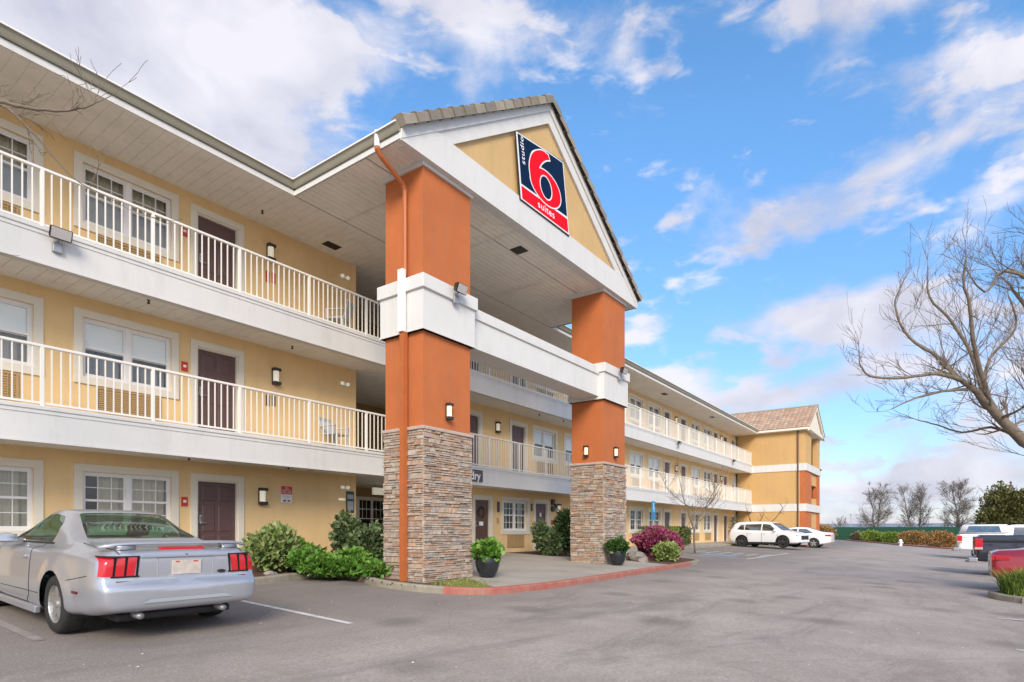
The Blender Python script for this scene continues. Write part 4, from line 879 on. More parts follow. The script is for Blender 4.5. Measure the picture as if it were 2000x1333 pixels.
# white chairs on the balconies
MT['chair'] = mat('pale_grey_plastic', (.50, .54, .57), .5)
def patio_chair(label, x, y, z, rz, n=1):
    t = thing('patio_chair', label, 'chair', (x, y, z), rz, 'plastic chairs on the balconies')
    for k in range(1):
        o = MB(); o.bbox(-.24, .24, -.22, .24, .40, .44, .015); o.build('seat', MT['chair'], t)
        o = MB()
        for i in range(6): xx = -.22 + i * .076; o.add([(xx, .22, .44), (xx + .058, .22, .44), (xx + .05, .33, .85), (xx + .006, .33, .85), (xx, .24, .44), (xx + .058, .24, .44), (xx + .05, .35, .85), (xx + .006, .35, .85)], [(0, 1, 2, 3), (4, 5, 6, 7), (0, 3, 7, 4), (1, 2, 6, 5)])
        o.bbox(-.24, .24, .31, .36, .80, .87, .01); o.build('backrest', MT['chair'], t)
        for sx in (-1, 1):
            o = MB(); o.bbox(sx * .27 - .03, sx * .27 + .03, -.22, .26, .60, .63, .01); o.box(sx * .27 - .02, sx * .27 + .02, -.2, -.15, .4, .61); o.build('armrest', MT['chair'], t)
            for sy in (-1, 1): o = MB(); o.tube([(sx * .20, sy * .19, .41), (sx * .25, sy * .24, 0)], [.03, .022], 6); o.build('leg', MT['chair'], t)
patio_chair('pale grey plastic chair behind the second floor railing left of the near pillar', 9.7, 12.55, FL[1], R(15)); patio_chair('pale grey plastic chair behind the top floor railing left of the near pillar', 9.75, 12.5, FL[2], R(-150))

# ------------------------------------------------------------------ vehicles
def lerp_tab(tab, x, k):
    n = len(tab)
    for i in range(n - 1):
        if x <= tab[i + 1][0]: break
    a, b = tab[i], tab[i + 1]; h = b[0] - a[0]; t = (x - a[0]) / h
    def slope(j):
        if j <= 0 or j >= n - 1: return 0 if n < 3 else ((tab[1][k] - tab[0][k]) / (tab[1][0] - tab[0][0]) if j <= 0 else (tab[-1][k] - tab[-2][k]) / (tab[-1][0] - tab[-2][0]))
        d0 = (tab[j][k] - tab[j - 1][k]) / (tab[j][0] - tab[j - 1][0]); d1 = (tab[j + 1][k] - tab[j][k]) / (tab[j + 1][0] - tab[j][0])
        return 0 if d0 * d1 <= 0 else 2 * d0 * d1 / (d0 + d1)
    m0, m1 = slope(i) * h, slope(i + 1) * h
    return (2 * t ** 3 - 3 * t * t + 1) * a[k] + (t ** 3 - 2 * t * t + t) * m0 + (3 * t * t - 2 * t ** 3) * b[k] + (t ** 3 - t * t) * m1
def car_shell(tab, nx=74, deform=None):
    """closed shell from stations (x, zb, w, zbelt, wb, ztop, wt); x forward from the tail, y sideways, z up"""
    bm = bmesh.new(); L0, L1 = tab[0][0], tab[-1][0]; rings = []
    def ring(x, sc=1., dx=0.):
        zb, w_, zl, wb, zt, wt = [lerp_tab(tab, x, k) for k in range(1, 7)]
        cab = max(0, min(1, (zt - zl - .10) / .15))
        P = [(0, zb), (w_ * .55, zb), (w_ * .90, zb + .015), (w_ * .985, zb + .09), (w_, zb + (zl - zb) * .42), (w_ * .992, zb + (zl - zb) * .68), (w_ * .965, zl - .055)]
        P += [(wb, zl)]
        if cab > 0: P += [(wb + (wt - wb) * .5 + .018 * cab, zl + (zt - zl) * .48)]
        else: P += [(wb + (wt - wb) * .4, zl + (zt - zl) * .45)]
        P += [(wt, zt - .05 * cab - .012), (wt - .07, zt - .014 - .0 * cab), (wt * .5, zt - .004), (0, zt)]
        k = 4; out = []
        for i in range(len(P) - 1):
            p0, p1, p2, p3 = Vector(P[max(i - 1, 0)]), Vector(P[i]), Vector(P[i + 1]), Vector(P[min(i + 2, len(P) - 1)])
            if i == 0: p0 = Vector((-P[1][0], P[1][1]))
            if i == len(P) - 2: p3 = Vector((-P[-2][0], P[-2][1]))
            for j in range(k): t = j / k; q = .5 * ((2 * p1) + (p2 - p0) * t * .8 + (2 * p0 - 5 * p1 + 4 * p2 - p3) * t * t * 1 + (3 * p1 - p0 - 3 * p2 + p3) * t ** 3) if False else p1.lerp(p2, t) * .45 + .55 * (.5 * ((2 * p1) + (p2 - p0) * t + (2 * p0 - 5 * p1 + 4 * p2 - p3) * t * t + (3 * p1 - p0 - 3 * p2 + p3) * t ** 3)); out.append(q)
        out.append(Vector(P[-1])); cz = (zb + zt) / 2
        full = [(p.x, p.y) for p in out] + [(-p.x, p.y) for p in out[-2:0:-1]]
        return [bm.verts.new((x + dx, y * sc, cz + (z - cz) * sc)) for y, z in full]
    xs = [L0 + (L1 - L0) * i / nx for i in range(nx + 1)]
    rings = [ring(L0, .12, -.036), ring(L0, .26, -.036), ring(L0, .40, -.035), ring(L0, .54, -.034), ring(L0, .66, -.033), ring(L0, .77, -.031), ring(L0, .86, -.027), ring(L0, .93, -.019), ring(L0, .975, -.009)] + [ring(x) for x in xs] + [ring(L1, .95, .012), ring(L1, .82, .028), ring(L1, .5, .04), ring(L1, .2, .045)]
    n = len(rings[0])
    for a, b in zip(rings, rings[1:]):
        for i in range(n): bm.faces.new((a[i], a[(i + 1) % n], b[(i + 1) % n], b[i]))
    bm.faces.new(rings[0][::-1]); bm.faces.new(rings[-1])
    bmesh.ops.recalc_face_normals(bm, faces=bm.faces[:])
    if deform:
        for v in bm.verts: deform(v)
    return bm
def inpoly(p, poly):
    c = False; j = len(poly) - 1
    for i in range(len(poly)):
        (xi, yi), (xj, yj) = poly[i], poly[j]
        if (yi > p[1]) != (yj > p[1]) and p[0] < (xj - xi) * (p[1] - yi) / (yj - yi + 1e-12) + xi: c = not c
        j = i
    return c
def cut(bm, poly, plane, test):
    """cut the outline of poly (in plane 'xz','yz','xy') into the faces passing test"""
    ax = {'xz': (0, 2), 'yz': (1, 2), 'xy': (0, 1)}[plane]; n = len(poly)
    xs = [p[0] for p in poly]; ys = [p[1] for p in poly]; m = .02
    for i in range(n):
        a, b = poly[i], poly[(i + 1) % n]; d = (b[0] - a[0], b[1] - a[1]); L_ = math.hypot(*d)
        if L_ < 1e-6: continue
        co = [0, 0, 0]; no = [0, 0, 0]; co[ax[0]], co[ax[1]] = a; no[ax[0]], no[ax[1]] = -d[1] / L_, d[0] / L_
        fs = [f for f in bm.faces if test(f) and min(v.co[ax[0]] for v in f.verts) < max(xs) + m and max(v.co[ax[0]] for v in f.verts) > min(xs) - m and min(v.co[ax[1]] for v in f.verts) < max(ys) + m and max(v.co[ax[1]] for v in f.verts) > min(ys) - m]
        bx0, bx1 = min(a[0], b[0]) - .03, max(a[0], b[0]) + .03; by0, by1 = min(a[1], b[1]) - .03, max(a[1], b[1]) + .03
        fs = [f for f in fs if min(v.co[ax[0]] for v in f.verts) < bx1 and max(v.co[ax[0]] for v in f.verts) > bx0 and min(v.co[ax[1]] for v in f.verts) < by1 and max(v.co[ax[1]] for v in f.verts) > by0]
        if not fs: continue
        ge = set(fs)
        for f in fs: ge.update(f.edges); ge.update(f.verts)
        bmesh.ops.bisect_plane(bm, geom=list(ge), plane_co=co, plane_no=no, dist=1e-5)
def take(bm, poly, plane, test):
    ax = {'xz': (0, 2), 'yz': (1, 2), 'xy': (0, 1)}[plane]; out = []
    for f in bm.faces:
        if test(f):
            c = f.calc_center_median()
            if inpoly((c[ax[0]], c[ax[1]]), poly): out.append(f)
    return out
def faces_out(bm, faces, offset=0.0, thick=0.0):
    """copy faces to a new MB and delete them from bm"""
    mb = MB(); idx = {}; vs = []; fs = []
    for f in faces:
        r = []
        for v in f.verts:
            if v not in idx: idx[v] = len(vs); vs.append(v.co + v.normal * offset)
            r.append(idx[v])
        fs.append(tuple(r))
    mb.add(vs, fs); bmesh.ops.delete(bm, geom=faces, context='FACES'); return mb
def circ(cx, cz, r, n=28): return [(cx + r * math.cos(2 * math.pi * i / n), cz + r * math.sin(2 * math.pi * i / n)) for i in range(n)]
def wheel(parent, x, y, r, wd, side, rim, spokes=5):
    t = MB(); s = side
    t.lathe([(r * .64, s * 0), (r * .70, s * .012), (r * .93, s * .006), (r * .985, -s * .022), (r, -s * .05), (r, -s * (wd - .04)), (r * .95, -s * wd), (r * .6, -s * wd)], (x, y, r), 36, 'y')
    w_ = t.build('wheel', MT['tyre'], parent, True)
    q = MB(); rr = r * .65
    q.lathe([(rr, .0), (rr * .95, -s * .012), (rr * .90, -s * .05), (rr * .88, -s * .10)], (x, y, r), 30, 'y'); q.lathe([(0, -s * .004), (rr * .20, -s * .006), (rr * .25, -s * .04)], (x, y, r), 16, 'y')
    for k in range(spokes):
        a = 2 * math.pi * k / spokes + .3
        for i, (r0, r1, h0, h1) in enumerate(((rr * .15, rr * .95, .30, .17),)):
            u = Vector((math.cos(a), 0, math.sin(a))); p = Vector((-math.sin(a), 0, math.cos(a))); c = Vector((x, y, r))
            A = [c + u * r0 + p * rr * h0 + Vector((0, -s * .02, 0)), c + u * r0 - p * rr * h0 + Vector((0, -s * .02, 0)), c + u * r1 - p * rr * h1 + Vector((0, -s * .018, 0)), c + u * r1 + p * rr * h1 + Vector((0, -s * .018, 0))]
            B = [v + Vector((0, -s * .045, 0)) for v in A]; q.add(A + B, [(0, 1, 2, 3), (0, 1, 5, 4), (2, 3, 7, 6), (1, 2, 6, 5), (3, 0, 4, 7)])
    q.build('rim', rim, w_); q = MB(); q.lathe([(0, -s * .08), (rr * .9, -s * .08)], (x, y, r), 20, 'y'); q.build('brake_disc', MT['trimblack'], w_)
def make_car(name, label, cat, loc, rz, tab, paint, glass, side_win, rear_win, wind, wheels, arch_r, wheel_r, hw, tails=None, extra=None, deform=None, rim=None, group=None, sill=None, lamps_front=None, tailm='tail', nx=74, spokes=5, seams=()):
    t = thing(name, label, cat, loc, rz, group); bm = car_shell(tab, nx, deform)
    side = lambda f: abs(f.normal.y) > .25 and abs(f.calc_center_median().y) > .3
    for wx in wheels:
        po = circ(wx, wheel_r + .01, arch_r); cut(bm, po, 'xz', lambda f: abs(f.calc_center_median().y) > .45)
    gl = []
    for po in side_win: cut(bm, po, 'xz', side)
    for po in rear_win + wind:
        for sg in (1,): cut(bm, po, 'xy', lambda f: f.normal.z > .15 and f.calc_center_median().z > 0.75)
    if tails:
        for po in tails:
            for sg in (-1, 1): cut(bm, [(sg * p[0], p[1]) for p in po], 'yz', lambda f: f.calc_center_median().x < tab[0][0] + .42)
    dead = []
    for wx in wheels: dead += take(bm, circ(wx, wheel_r + .01, arch_r), 'xz', lambda f: abs(f.calc_center_median().y) > .45)
    dead = [f for f in set(dead)]
    for po in side_win:
        fs = take(bm, po, 'xz', side)
        for sg in (-1, 1):
            g_ = [f for f in fs if f.is_valid and f.calc_center_median().y * sg > 0]
            if g_: faces_out(bm, g_, -.006).build('side_window', glass, t, True)
    dead = [f for f in dead if f.is_valid]; bmesh.ops.delete(bm, geom=dead, context='FACES')
    for nm, L_ in (('rear_window', rear_win), ('windscreen', wind)):
        for po in L_:
            fs = take(bm, po, 'xy', lambda f: f.normal.z > .15 and f.calc_center_median().z > .75)
            if fs: faces_out(bm, fs, -.005).build(nm, glass, t, True)
    if tails:
        for sg in (-1, 1):
            m_ = None
            for k, po in enumerate(tails):
                fs = take(bm, [(sg * p[0], p[1]) for p in po], 'yz', lambda f: f.calc_center_median().x < tab[0][0] + .42)
                if fs: faces_out(bm, fs, .004).build('tail_light', MT[tailm], t, True)
    # wheel housings and underside liner
    li = MB()
    for wx in wheels:
        for sg in (-1, 1):
            n = 20; vs = []
            for i in range(n + 1):
                a = -math.pi * .12 + math.pi * 1.24 * i / n; vs += [(wx + (arch_r) * math.cos(a), sg * (hw - .05), wheel_r + .01 + (arch_r) * math.sin(a)), (wx + (arch_r) * math.cos(a), sg * (hw - .36), wheel_r + .01 + arch_r * math.sin(a))]
            li.add(vs, [(2 * i, 2 * i + 1, 2 * i + 3, 2 * i + 2) for i in range(n)]); li.add([(wx - arch_r, sg * (hw - .36), .12), (wx + arch_r, sg * (hw - .36), .12), (wx + arch_r, sg * (hw - .36), wheel_r + arch_r), (wx - arch_r, sg * (hw - .36), wheel_r + arch_r)], [(0, 1, 2, 3)])
    li.box(wheels[0] - .3, wheels[1] + .3, -hw + .30, hw - .30, .18, .30)
    li.build('wheel_housing', MT['trimblack'], t)
    mb = MB(); mb.frombm(bm); body = mb.build('body', paint, t, True)
    for wx in wheels:
        for sg in (-1, 1): wheel(t, wx, sg * hw, wheel_r, .21, sg, rim or MT['alloy'], spokes)
    if extra: extra(t, body)
    return t
def car_box(mb, x0, x1, y0, y1, z0, z1, b=.01): mb.bbox(x0, x1, y0, y1, z0, z1, b)
def seats(t, rows, z=.30):
    for x, w_ in rows:
        o = MB()
        for y in (-.36, .36):
            o.bbox(x - .1, x + .45, y - .24, y + .24, z, z + .22, .05)
            o.add([(x - .12, y - .23, z + .15), (x + .05, y - .23, z + .15), (x - .10, y - .2, z + .72), (x - .22, y - .2, z + .72), (x - .12, y + .23, z + .15), (x + .05, y + .23, z + .15), (x - .10, y + .2, z + .72), (x - .22, y + .2, z + .72)], [(0, 1, 2, 3), (4, 5, 6, 7), (0, 3, 7, 4), (1, 2, 6, 5), (2, 3, 7, 6)])
            o.bbox(x - .24, x - .14, y - .13, y + .13, z + .76, z + .92, .04)
        o.build('seat', MT['seat'], t)

# --- silver coupe seen from its rear left corner
CT = [(0.00, .33, .815, .90, .71, .955, .60), (.10, .30, .86, .92, .76, .98, .66), (.30, .26, .89, .94, .79, .995, .68), (.60, .24, .915, .945, .80, 1.0, .68), (.92, .22, .925, .955, .80, 1.03, .64),
      (1.15, .20, .925, .955, .785, 1.13, .59), (1.45, .19, .92, .945, .765, 1.26, .545), (1.75, .19, .915, .935, .755, 1.345, .53), (2.10, .19, .91, .925, .755, 1.365, .54), (2.42, .19, .91, .915, .765, 1.325, .545),
      (2.75, .19, .91, .905, .78, 1.18, .59), (3.03, .20, .91, .895, .79, 1.02, .64), (3.22, .21, .91, .88, .79, .955, .66), (3.7, .22, .905, .86, .78, .92, .64), (4.1, .23, .885, .81, .74, .86, .60), (4.42, .24, .83, .73, .68, .76, .54), (4.60, .27, .72, .62, .58, .64, .45)]
def coupe_deform(v):
    x, y, z = v.co
    if x < .25:                                    # bumper stands behind the lamp panel
        ss = lambda t: (lambda q: q * q * (3 - 2 * q))(max(0, min(1, t)))
        k = ss((.665 - z) / .09) * ss((z - .24) / .14); v.co.x -= .085 * k * ss(1 - (x + .03) / .28) * (1 - .55 * min(1, abs(y) / .95) ** 4)
    for wx in (1.0, 3.57):                        # flared arches
        d = math.hypot(x - wx, z - .33); 
        if abs(y) > .6 and d < .55: v.co.y += (1 if y > 0 else -1) * .028 * max(0, 1 - abs(d - .37) / .16)
def seams(t, body, lines, r=.0045):
    """panel gaps: polylines dropped onto the body surface along a direction"""
    from mathutils.bvhtree import BVHTree
    tree = BVHTree.FromPolygons([v.co.copy() for v in body.data.vertices], [tuple(p.vertices) for p in body.data.polygons])
    for pts, dr in lines:
        dr = Vector(dr); out = []
        for a, b in zip(pts, pts[1:]):
            for k in range(8):
                p = Vector(a).lerp(Vector(b), k / 8); h = tree.ray_cast(p - dr * 1.5, dr)
                if h[0] is not None: out.append(h[0] - dr * .001)
        if len(out) > 2: o = MB(); o.tube(out, r, 4); o.build('panel_gap', MT['trimblack'], t)
def coupe_extra(t, body):
    P = MT['silver']; L_ = []
    for s in (-1, 1):
        L_ += [([(.0, s * .66, 1), (.5, s * .70, 1), (.93, s * .68, 1)], (0, 0, -1)), ([(1.80, s, .95), (1.83, s, .86), (1.82, s, .6), (1.84, s, .34), (1.95, s, .25)], (0, -s, 0)),
               ([(3.05, s, .88), (3.03, s, .5), (3.0, s, .25)], (0, -s, 0)), ([(1.95, s, .245), (3.0, s, .245)], (0, -s, 0)), ([(.22, s, .70), (.42, s, .66), (.66, s, .62)], (0, -s, 0)), ([(1.5, s, .40), (3.1, s, .37)], (0, -s, 0))]
    seams(t, body, L_)
    # wing on the boot lid
    o = MB(); n = 24; vs = []
    prof = [(-.01, -.012), (-.015, .004), (.03, .022), (.10, .018), (.15, .004), (.14, -.010)]
    for i in range(n + 1):
        y = -.80 + 1.6 * i / n; e = abs(y) / .80; z = 1.038 - .045 * e ** 6 ; x = .05 + .10 * e ** 5
        vs += [(x + a * (1 - .3 * e ** 8), y, z + b) for a, b in prof]
    k = len(prof); o.add(vs, [(i * k + j, i * k + (j + 1) % k, (i + 1) * k + (j + 1) % k, (i + 1) * k + j) for i in range(n) for j in range(k)] + [tuple(range(k)), tuple(range(n * k, n * k + k))[::-1]])
    for y in (-.56, .56): o.box(.08, .17, y - .09, y + .09, .97, 1.03)
    fixn(o.build('rear_wing', P, t, True))
    o = MB(); o.bbox(.045, .12, -.24, .24, .962, .995, .008); o.build('brake_light', MT['tail'], t)
    # lamp panel detail: recess, plate, badge
    o = MB(); o.bbox(-.0375, .0, -.30, .30, .672, .68, .002); o.bbox(-.0375, .0, -.305, -.297, .672, .885, .002); o.bbox(-.0375, .0, .297, .305, .672, .885, .002); o.bbox(-.0375, .0, -.30, .30, .88, .886, .002); o.build('plate_recess', MT['plasticgrey'], t)
    o = MB(); o.bbox(-.052, .0, -.47, .47, .888, .915, .008); o.build('boot_lip', P, t)
    o = MB(); o.box(-.050, -.036, -.155, .155, .70, .855); pl = o.build('number_plate', MT['plate'], t)
    o = MB(); o.box(-.053, -.049, -.12, -.07, .832, .846); o.box(-.053, -.049, .08, .12, .832, .846); o.build('plate_sticker', MT['alarmred'], pl)
    o = MB(); o.lathe([(0, -.05), (.014, -.05), (.014, -.035)], (0, 0, .91), 10, 'x'); o.build('boot_lock', MT['trimblack'], t)
    o = MB(); o.lathe([(0, -.012), (1, -.010), (1, 0)], (0, 0, 0), 16, 'x'); q = o.build('oval_badge', MT['trimblack'], t); q.location = (-.037, -.40, .71); q.scale = (1, .05, .02)
    # lamp bars
    for sg in (-1, 1):
        o = MB()
        for y, xo in ((.505, -.037), (.617, -.036), (.72, -.030)): o.add([(xo, sg * (y + .012 + .0), .70), (xo, sg * (y - .010), .70), (xo, sg * (y - .028), .908), (xo, sg * (y - .006), .908), (xo + .06, sg * (y + .012), .70), (xo + .06, sg * (y - .010), .70), (xo + .06, sg * (y - .028), .908), (xo + .06, sg * (y - .006), .908)], [(0, 1, 2, 3), (0, 4, 5, 1), (2, 6, 7, 3), (0, 3, 7, 4), (1, 5, 6, 2)])
        n = 12
        for z0, z1 in ((.690, .706), (.904, .914)):
            vs = [q for i in range(n + 1) for q in ((-.038 + .15 * max(0, (i / n - .66) / .34) ** 2, sg * (.48 + .345 * i / n), z0), (-.038 + .15 * max(0, (i / n - .66) / .34) ** 2, sg * (.48 + .345 * i / n), z1), (.02 + .15 * max(0, (i / n - .66) / .34) ** 2, sg * (.48 + .34 * i / n), z1), (.02 + .15 * max(0, (i / n - .66) / .34) ** 2, sg * (.48 + .34 * i / n), z0))]
            o.add(vs, [(4 * i + j, 4 * i + (j + 1) % 4, 4 * i + 4 + (j + 1) % 4, 4 * i + 4 + j) for i in range(n) for j in range(4)]); o.build('lamp_surround', MT['trimblack'], t)
    # bumper: shut line, lower moulded scoop
    o = MB(); o.bbox(-.040, .0, -.70, .70, .645, .653, .002); o.build('bumper_gap', MT['trimblack'], t)
    o = MB(); 
    o.add([(-.129, -.40, .46), (-.129, .40, .46), (-.131, .50, .42), (-.131, -.50, .42)], [(0, 1, 2, 3)]); 
    o.build('bumper_step', MT['plasticgrey'], t)
    for sg in (-1, 1):
        o = MB(); o.bbox(.38, .50, sg * .905 - .012, sg * .905 + .012, .50, .525, .003); o.build('side_marker', MT['taildark'], t)
        b = bmesh.new(); bmesh.ops.create_uvsphere(b, u_segments=16, v_segments=10, radius=1)
        M_ = Matrix.Translation((2.46, sg * .97, .985)) @ Matrix.Diagonal((.075, .12, .062, 1)); o = MB(); o.frombm(b, M_); mi = o.build('side_mirror', P, t, True)
        o = MB(); o.add([(2.378, sg * (.88 + .18 * (1 if q[0] > 0 else 0)), .99 + q[1]) for q in ((-1, -.04), (1, -.04), (1, .045), (-1, .045))], [(0, 1, 2, 3)]); o.build('mirror_glass', MT['chrome'], mi); mi.data.transform(Matrix.Identity(4))
        o = MB(); o.tube([(2.56, sg * .76, .95), (2.49, sg * .90, .965)], .025, 6); o.build('mirror_arm', P, mi)
        # door shut lines, handle, window trim, side scoop
        o = MB(); o.bbox(1.93, 2.10, sg * .905 - .022, sg * .905 + .022, .775, .81, .01); o.build('door_handle', P, t)
        
        o = MB(); o.bbox(1.55, 3.2, sg * .90 - .03, sg * .90 + .03, .16, .24, .012); o.build('sill', P, t)
        w2 = MB(); w2.tube([(2.90, sg * .775, .935), (2.5, sg * .755, .935), (1.9, sg * .75, .955), (1.55, sg * .75, .965)], .011, 5); w2.build('window_trim', MT['trimblack'], t)
    for y_ in (-.45, .45): o = MB(); o.tube([(-.02, y_, .27), (.35, y_, .27)], .035, 10); o.build('exhaust_pipe', MT['galv'], t, True)
    o = MB(); o.bbox(.15, 4.2, -.62, .62, .20, .28, .02); o.build('underbody', MT['trimblack'], t)
    seats(t, ((2.25, 0),), .26); o = MB(); o.bbox(.98, 1.6, -.55, .55, .80, .93, .03); o.bbox(3.0, 3.2, -.7, .7, .7, .95, .04); o.build('parcel_shelf', MT['seat'], t)
tl = [[(.508, .665), (.606, .665), (.606, .878), (.508, .878)], [(.628, .665), (.724, .665), (.724, .878), (.628, .878)], [(.746, .665), (.90, .665), (.90, .878), (.746, .878)]]
tl = [[(.53, .705), (.835, .705), (.815, .905), (.50, .905)]]
make_car('silver_coupe', 'silver two door coupe with a rear wing, parked nose to the walkway', 'car', (3.30, 6.95, -.035), R(90) , CT, MT['silver'], MT['carglass'],
    [[(1.66, .972), (2.93, .945), (2.76, 1.08), (2.54, 1.215), (2.34, 1.275), (2.10, 1.295), (1.85, 1.27), (1.72, 1.20), (1.64, 1.08)]],
    [[(1.00, -.585), (1.03, -.60), (1.62, -.478), (1.66, -.44), (1.68, 0), (1.66, .44), (1.62, .478), (1.03, .60), (1.00, .585), (.965, 0)]], [[(2.44, -.49), (2.42, 0), (2.44, .49), (3.10, .60), (3.15, 0), (3.10, -.60)]],
    (1.0, 3.57), .365, .325, .905, tl, coupe_extra, coupe_deform, nx=110)
bpy.data.objects['silver_coupe'].rotation_euler = (0, R(-2.5), R(90))

# --- white crossover backed up to the building
def lamps(t, x, y, z, w_, h_, m, name, d=.03):
    for sg in (-1, 1): o = MB(); o.bbox(x - d, x + d, sg * y - w_ / 2, sg * y + w_ / 2, z - h_ / 2, z + h_ / 2, .012); o.build(name, m, t)
ST = [(0.0, .42, .84, 1.02, .74, 1.10, .62), (.10, .36, .88, 1.05, .78, 1.30, .60), (.30, .28, .905, 1.06, .80, 1.53, .58), (.6, .24, .92, 1.05, .81, 1.60, .60), (1.4, .22, .925, 1.02, .82, 1.63, .62), (2.1, .22, .92, .995, .82, 1.62, .62),
      (2.6, .22, .92, .985, .82, 1.56, .61), (3.0, .22, .92, .98, .82, 1.34, .64), (3.35, .23, .92, .97, .82, 1.10, .68), (3.55, .24, .915, .95, .81, 1.03, .68), (3.95, .25, .90, .90, .77, .97, .64), (4.25, .27, .85, .82, .70, .88, .58), (4.42, .30, .75, .70, .60, .74, .48)]
def suv_extra(t, body):
    lamps(t, .03, .70, 1.0, .28, .14, MT['tail'], 'tail_light', .06); lamps(t, 4.28, .66, .74, .30, .11, MT['reverse'], 'headlight', .08)
    o = MB(); o.bbox(4.38, 4.47, -.5, .5, .48, .74, .03); o.bbox(4.30, 4.44, -.70, .70, .27, .40, .03); o.build('grille', MT['trimblack'], t)
    for sg in (-1, 1):
        o = MB(); o.bbox(.6, 3.7, sg * .915 - .02, sg * .915 + .02, .22, .34, .015)
        for wx in (.90, 3.52):
            n = 18; vs = []
            for i in range(n + 1):
                a = -.1 + (math.pi + .2) * i / n
                for r_ in (.375, .43): vs += [(wx + r_ * math.cos(a), sg * .936, .36 + r_ * math.sin(a))]
            o.add(vs, [(2 * i, 2 * i + 1, 2 * i + 3, 2 * i + 2) for i in range(n)])
        o.build('lower_cladding', MT['trimblack'], t)
        o = MB(); o.bbox(2.98, 3.12, sg * .95 - .09, sg * .95 + .09, 1.0, 1.12, .03); o.build('side_mirror', MT['whitecar'], t)
        o = MB(); o.tube([(1.28, sg * .815, 1.04), (1.25, sg * .932, .9), (1.28, sg * .934, .4)], .006, 4); o.tube([(2.18, sg * .815, 1.0), (2.2, sg * .93, .9), (2.2, sg * .932, .3)], .006, 4); o.tube([(3.25, sg * .815, .98), (3.2, sg * .93, .8), (3.15, sg * .93, .3)], .006, 4); o.build('door_gap', MT['trimblack'], t)
        o = MB(); o.bbox(1.38, 1.54, sg * .93 - .02, sg * .93 + .02, .86, .89, .008); o.bbox(2.3, 2.46, sg * .93 - .02, sg * .93 + .02, .86, .89, .008); o.build('door_handle', MT['whitecar'], t)
    seats(t, ((2.1, 0), (1.1, 0)), .40)
SW = [[(.52, 1.12), (.98, 1.08), (.98, 1.42), (.72, 1.42)], [(1.04, 1.08), (2.10, 1.045), (2.10, 1.46), (1.04, 1.44)], [(2.18, 1.045), (3.12, 1.02), (2.62, 1.42), (2.35, 1.46), (2.18, 1.46)]]
make_car('white_crossover', 'white crossover with dark wheels backed up to the walkway before the stair tower', 'car', (40.75, 11.25, .10), R(-103), ST, MT['whitecar'], MT['darkglass'], SW,
    [[(.08, -.56), (.30, -.52), (.30, .52), (.08, .56)]], [[(2.72, -.57), (2.72, .57), (3.42, .64), (3.42, -.64)]], (.90, 3.52), .385, .35, .925, None, suv_extra, rim=MT['darkalloy'], nx=70)
# --- white sedan behind it
DT_ = [(0.0, .38, .84, .92, .70, 1.00, .56), (.12, .32, .88, .95, .76, 1.05, .62), (.55, .24, .91, .97, .79, 1.09, .62), (.95, .20, .92, .97, .79, 1.22, .58), (1.45, .18, .92, .96, .78, 1.40, .55), (2.0, .18, .92, .95, .78, 1.44, .56), (2.5, .18, .92, .94, .78, 1.40, .56), (3.0, .18, .92, .93, .79, 1.19, .60), (3.4, .20, .92, .90, .79, .98, .66), (3.9, .22, .905, .86, .76, .90, .64), (4.35, .23, .86, .78, .70, .82, .56), (4.65, .27, .74, .64, .58, .66, .45)]
DW = [[(1.05, 1.02), (2.0, .985), (2.0, 1.31), (1.5, 1.29)], [(2.08, .985), (3.1, .96), (2.6, 1.25), (2.3, 1.31), (2.08, 1.31)]]
def sedan_extra(t, body, paint='whitecar'):
    lamps(t, .06, .70, .86, .32, .13, MT['tail'], 'tail_light', .08)
    for sg in (-1, 1):
        o = MB(); o.bbox(.04, .34, sg * .86 - .03, sg * .86 + .03, .80, .91, .02); o.build('tail_light', MT['tail'], t)
        o = MB(); o.bbox(2.95, 3.1, sg * .93 - .09, sg * .93 + .09, .97, 1.08, .03); o.build('side_mirror', MT[paint], t)
        o = MB(); o.tube([(2.04, sg * .785, .97), (2.05, sg * .93, .85), (2.04, sg * .93, .25)], .006, 4); o.tube([(1.15, sg * .925, .85), (1.3, sg * .93, .5)], .006, 4); o.build('door_gap', MT['trimblack'], t)
    o = MB(); o.box(-.045, -.02, -.16, .16, .62, .78); o.build('number_plate', MT['plate'], t); seats(t, ((2.3, 0), (1.4, 0)), .28)
make_car('white_sedan', 'white sedan with its red tail light towards the lane, beyond the white crossover', 'car', (46.1, 6.3, -.04), R(90), DT_, MT['whitecar'], MT['darkglass'], DW, [[(.72, -.52), (1.35, -.48), (1.35, .48), (.72, .52)]], [[(2.55, -.5), (2.55, .5), (3.3, .6), (3.3, -.6)]], (1.02, 3.75), .365, .33, .92, None, sedan_extra, nx=70)
make_car('red_car', 'red car half hidden behind the tall grass at the right edge', 'car', (20.15, -.95, -.405), R(-90), DT_, MT['redcar'], MT['darkglass'], DW, [[(.72, -.52), (1.35, -.48), (1.35, .48), (.72, .52)]], [[(2.55, -.5), (2.55, .5), (3.3, .6), (3.3, -.6)]], (1.02, 3.75), .365, .33, .92, None, lambda t, b: sedan_extra(t, b, 'redcar'), nx=70)
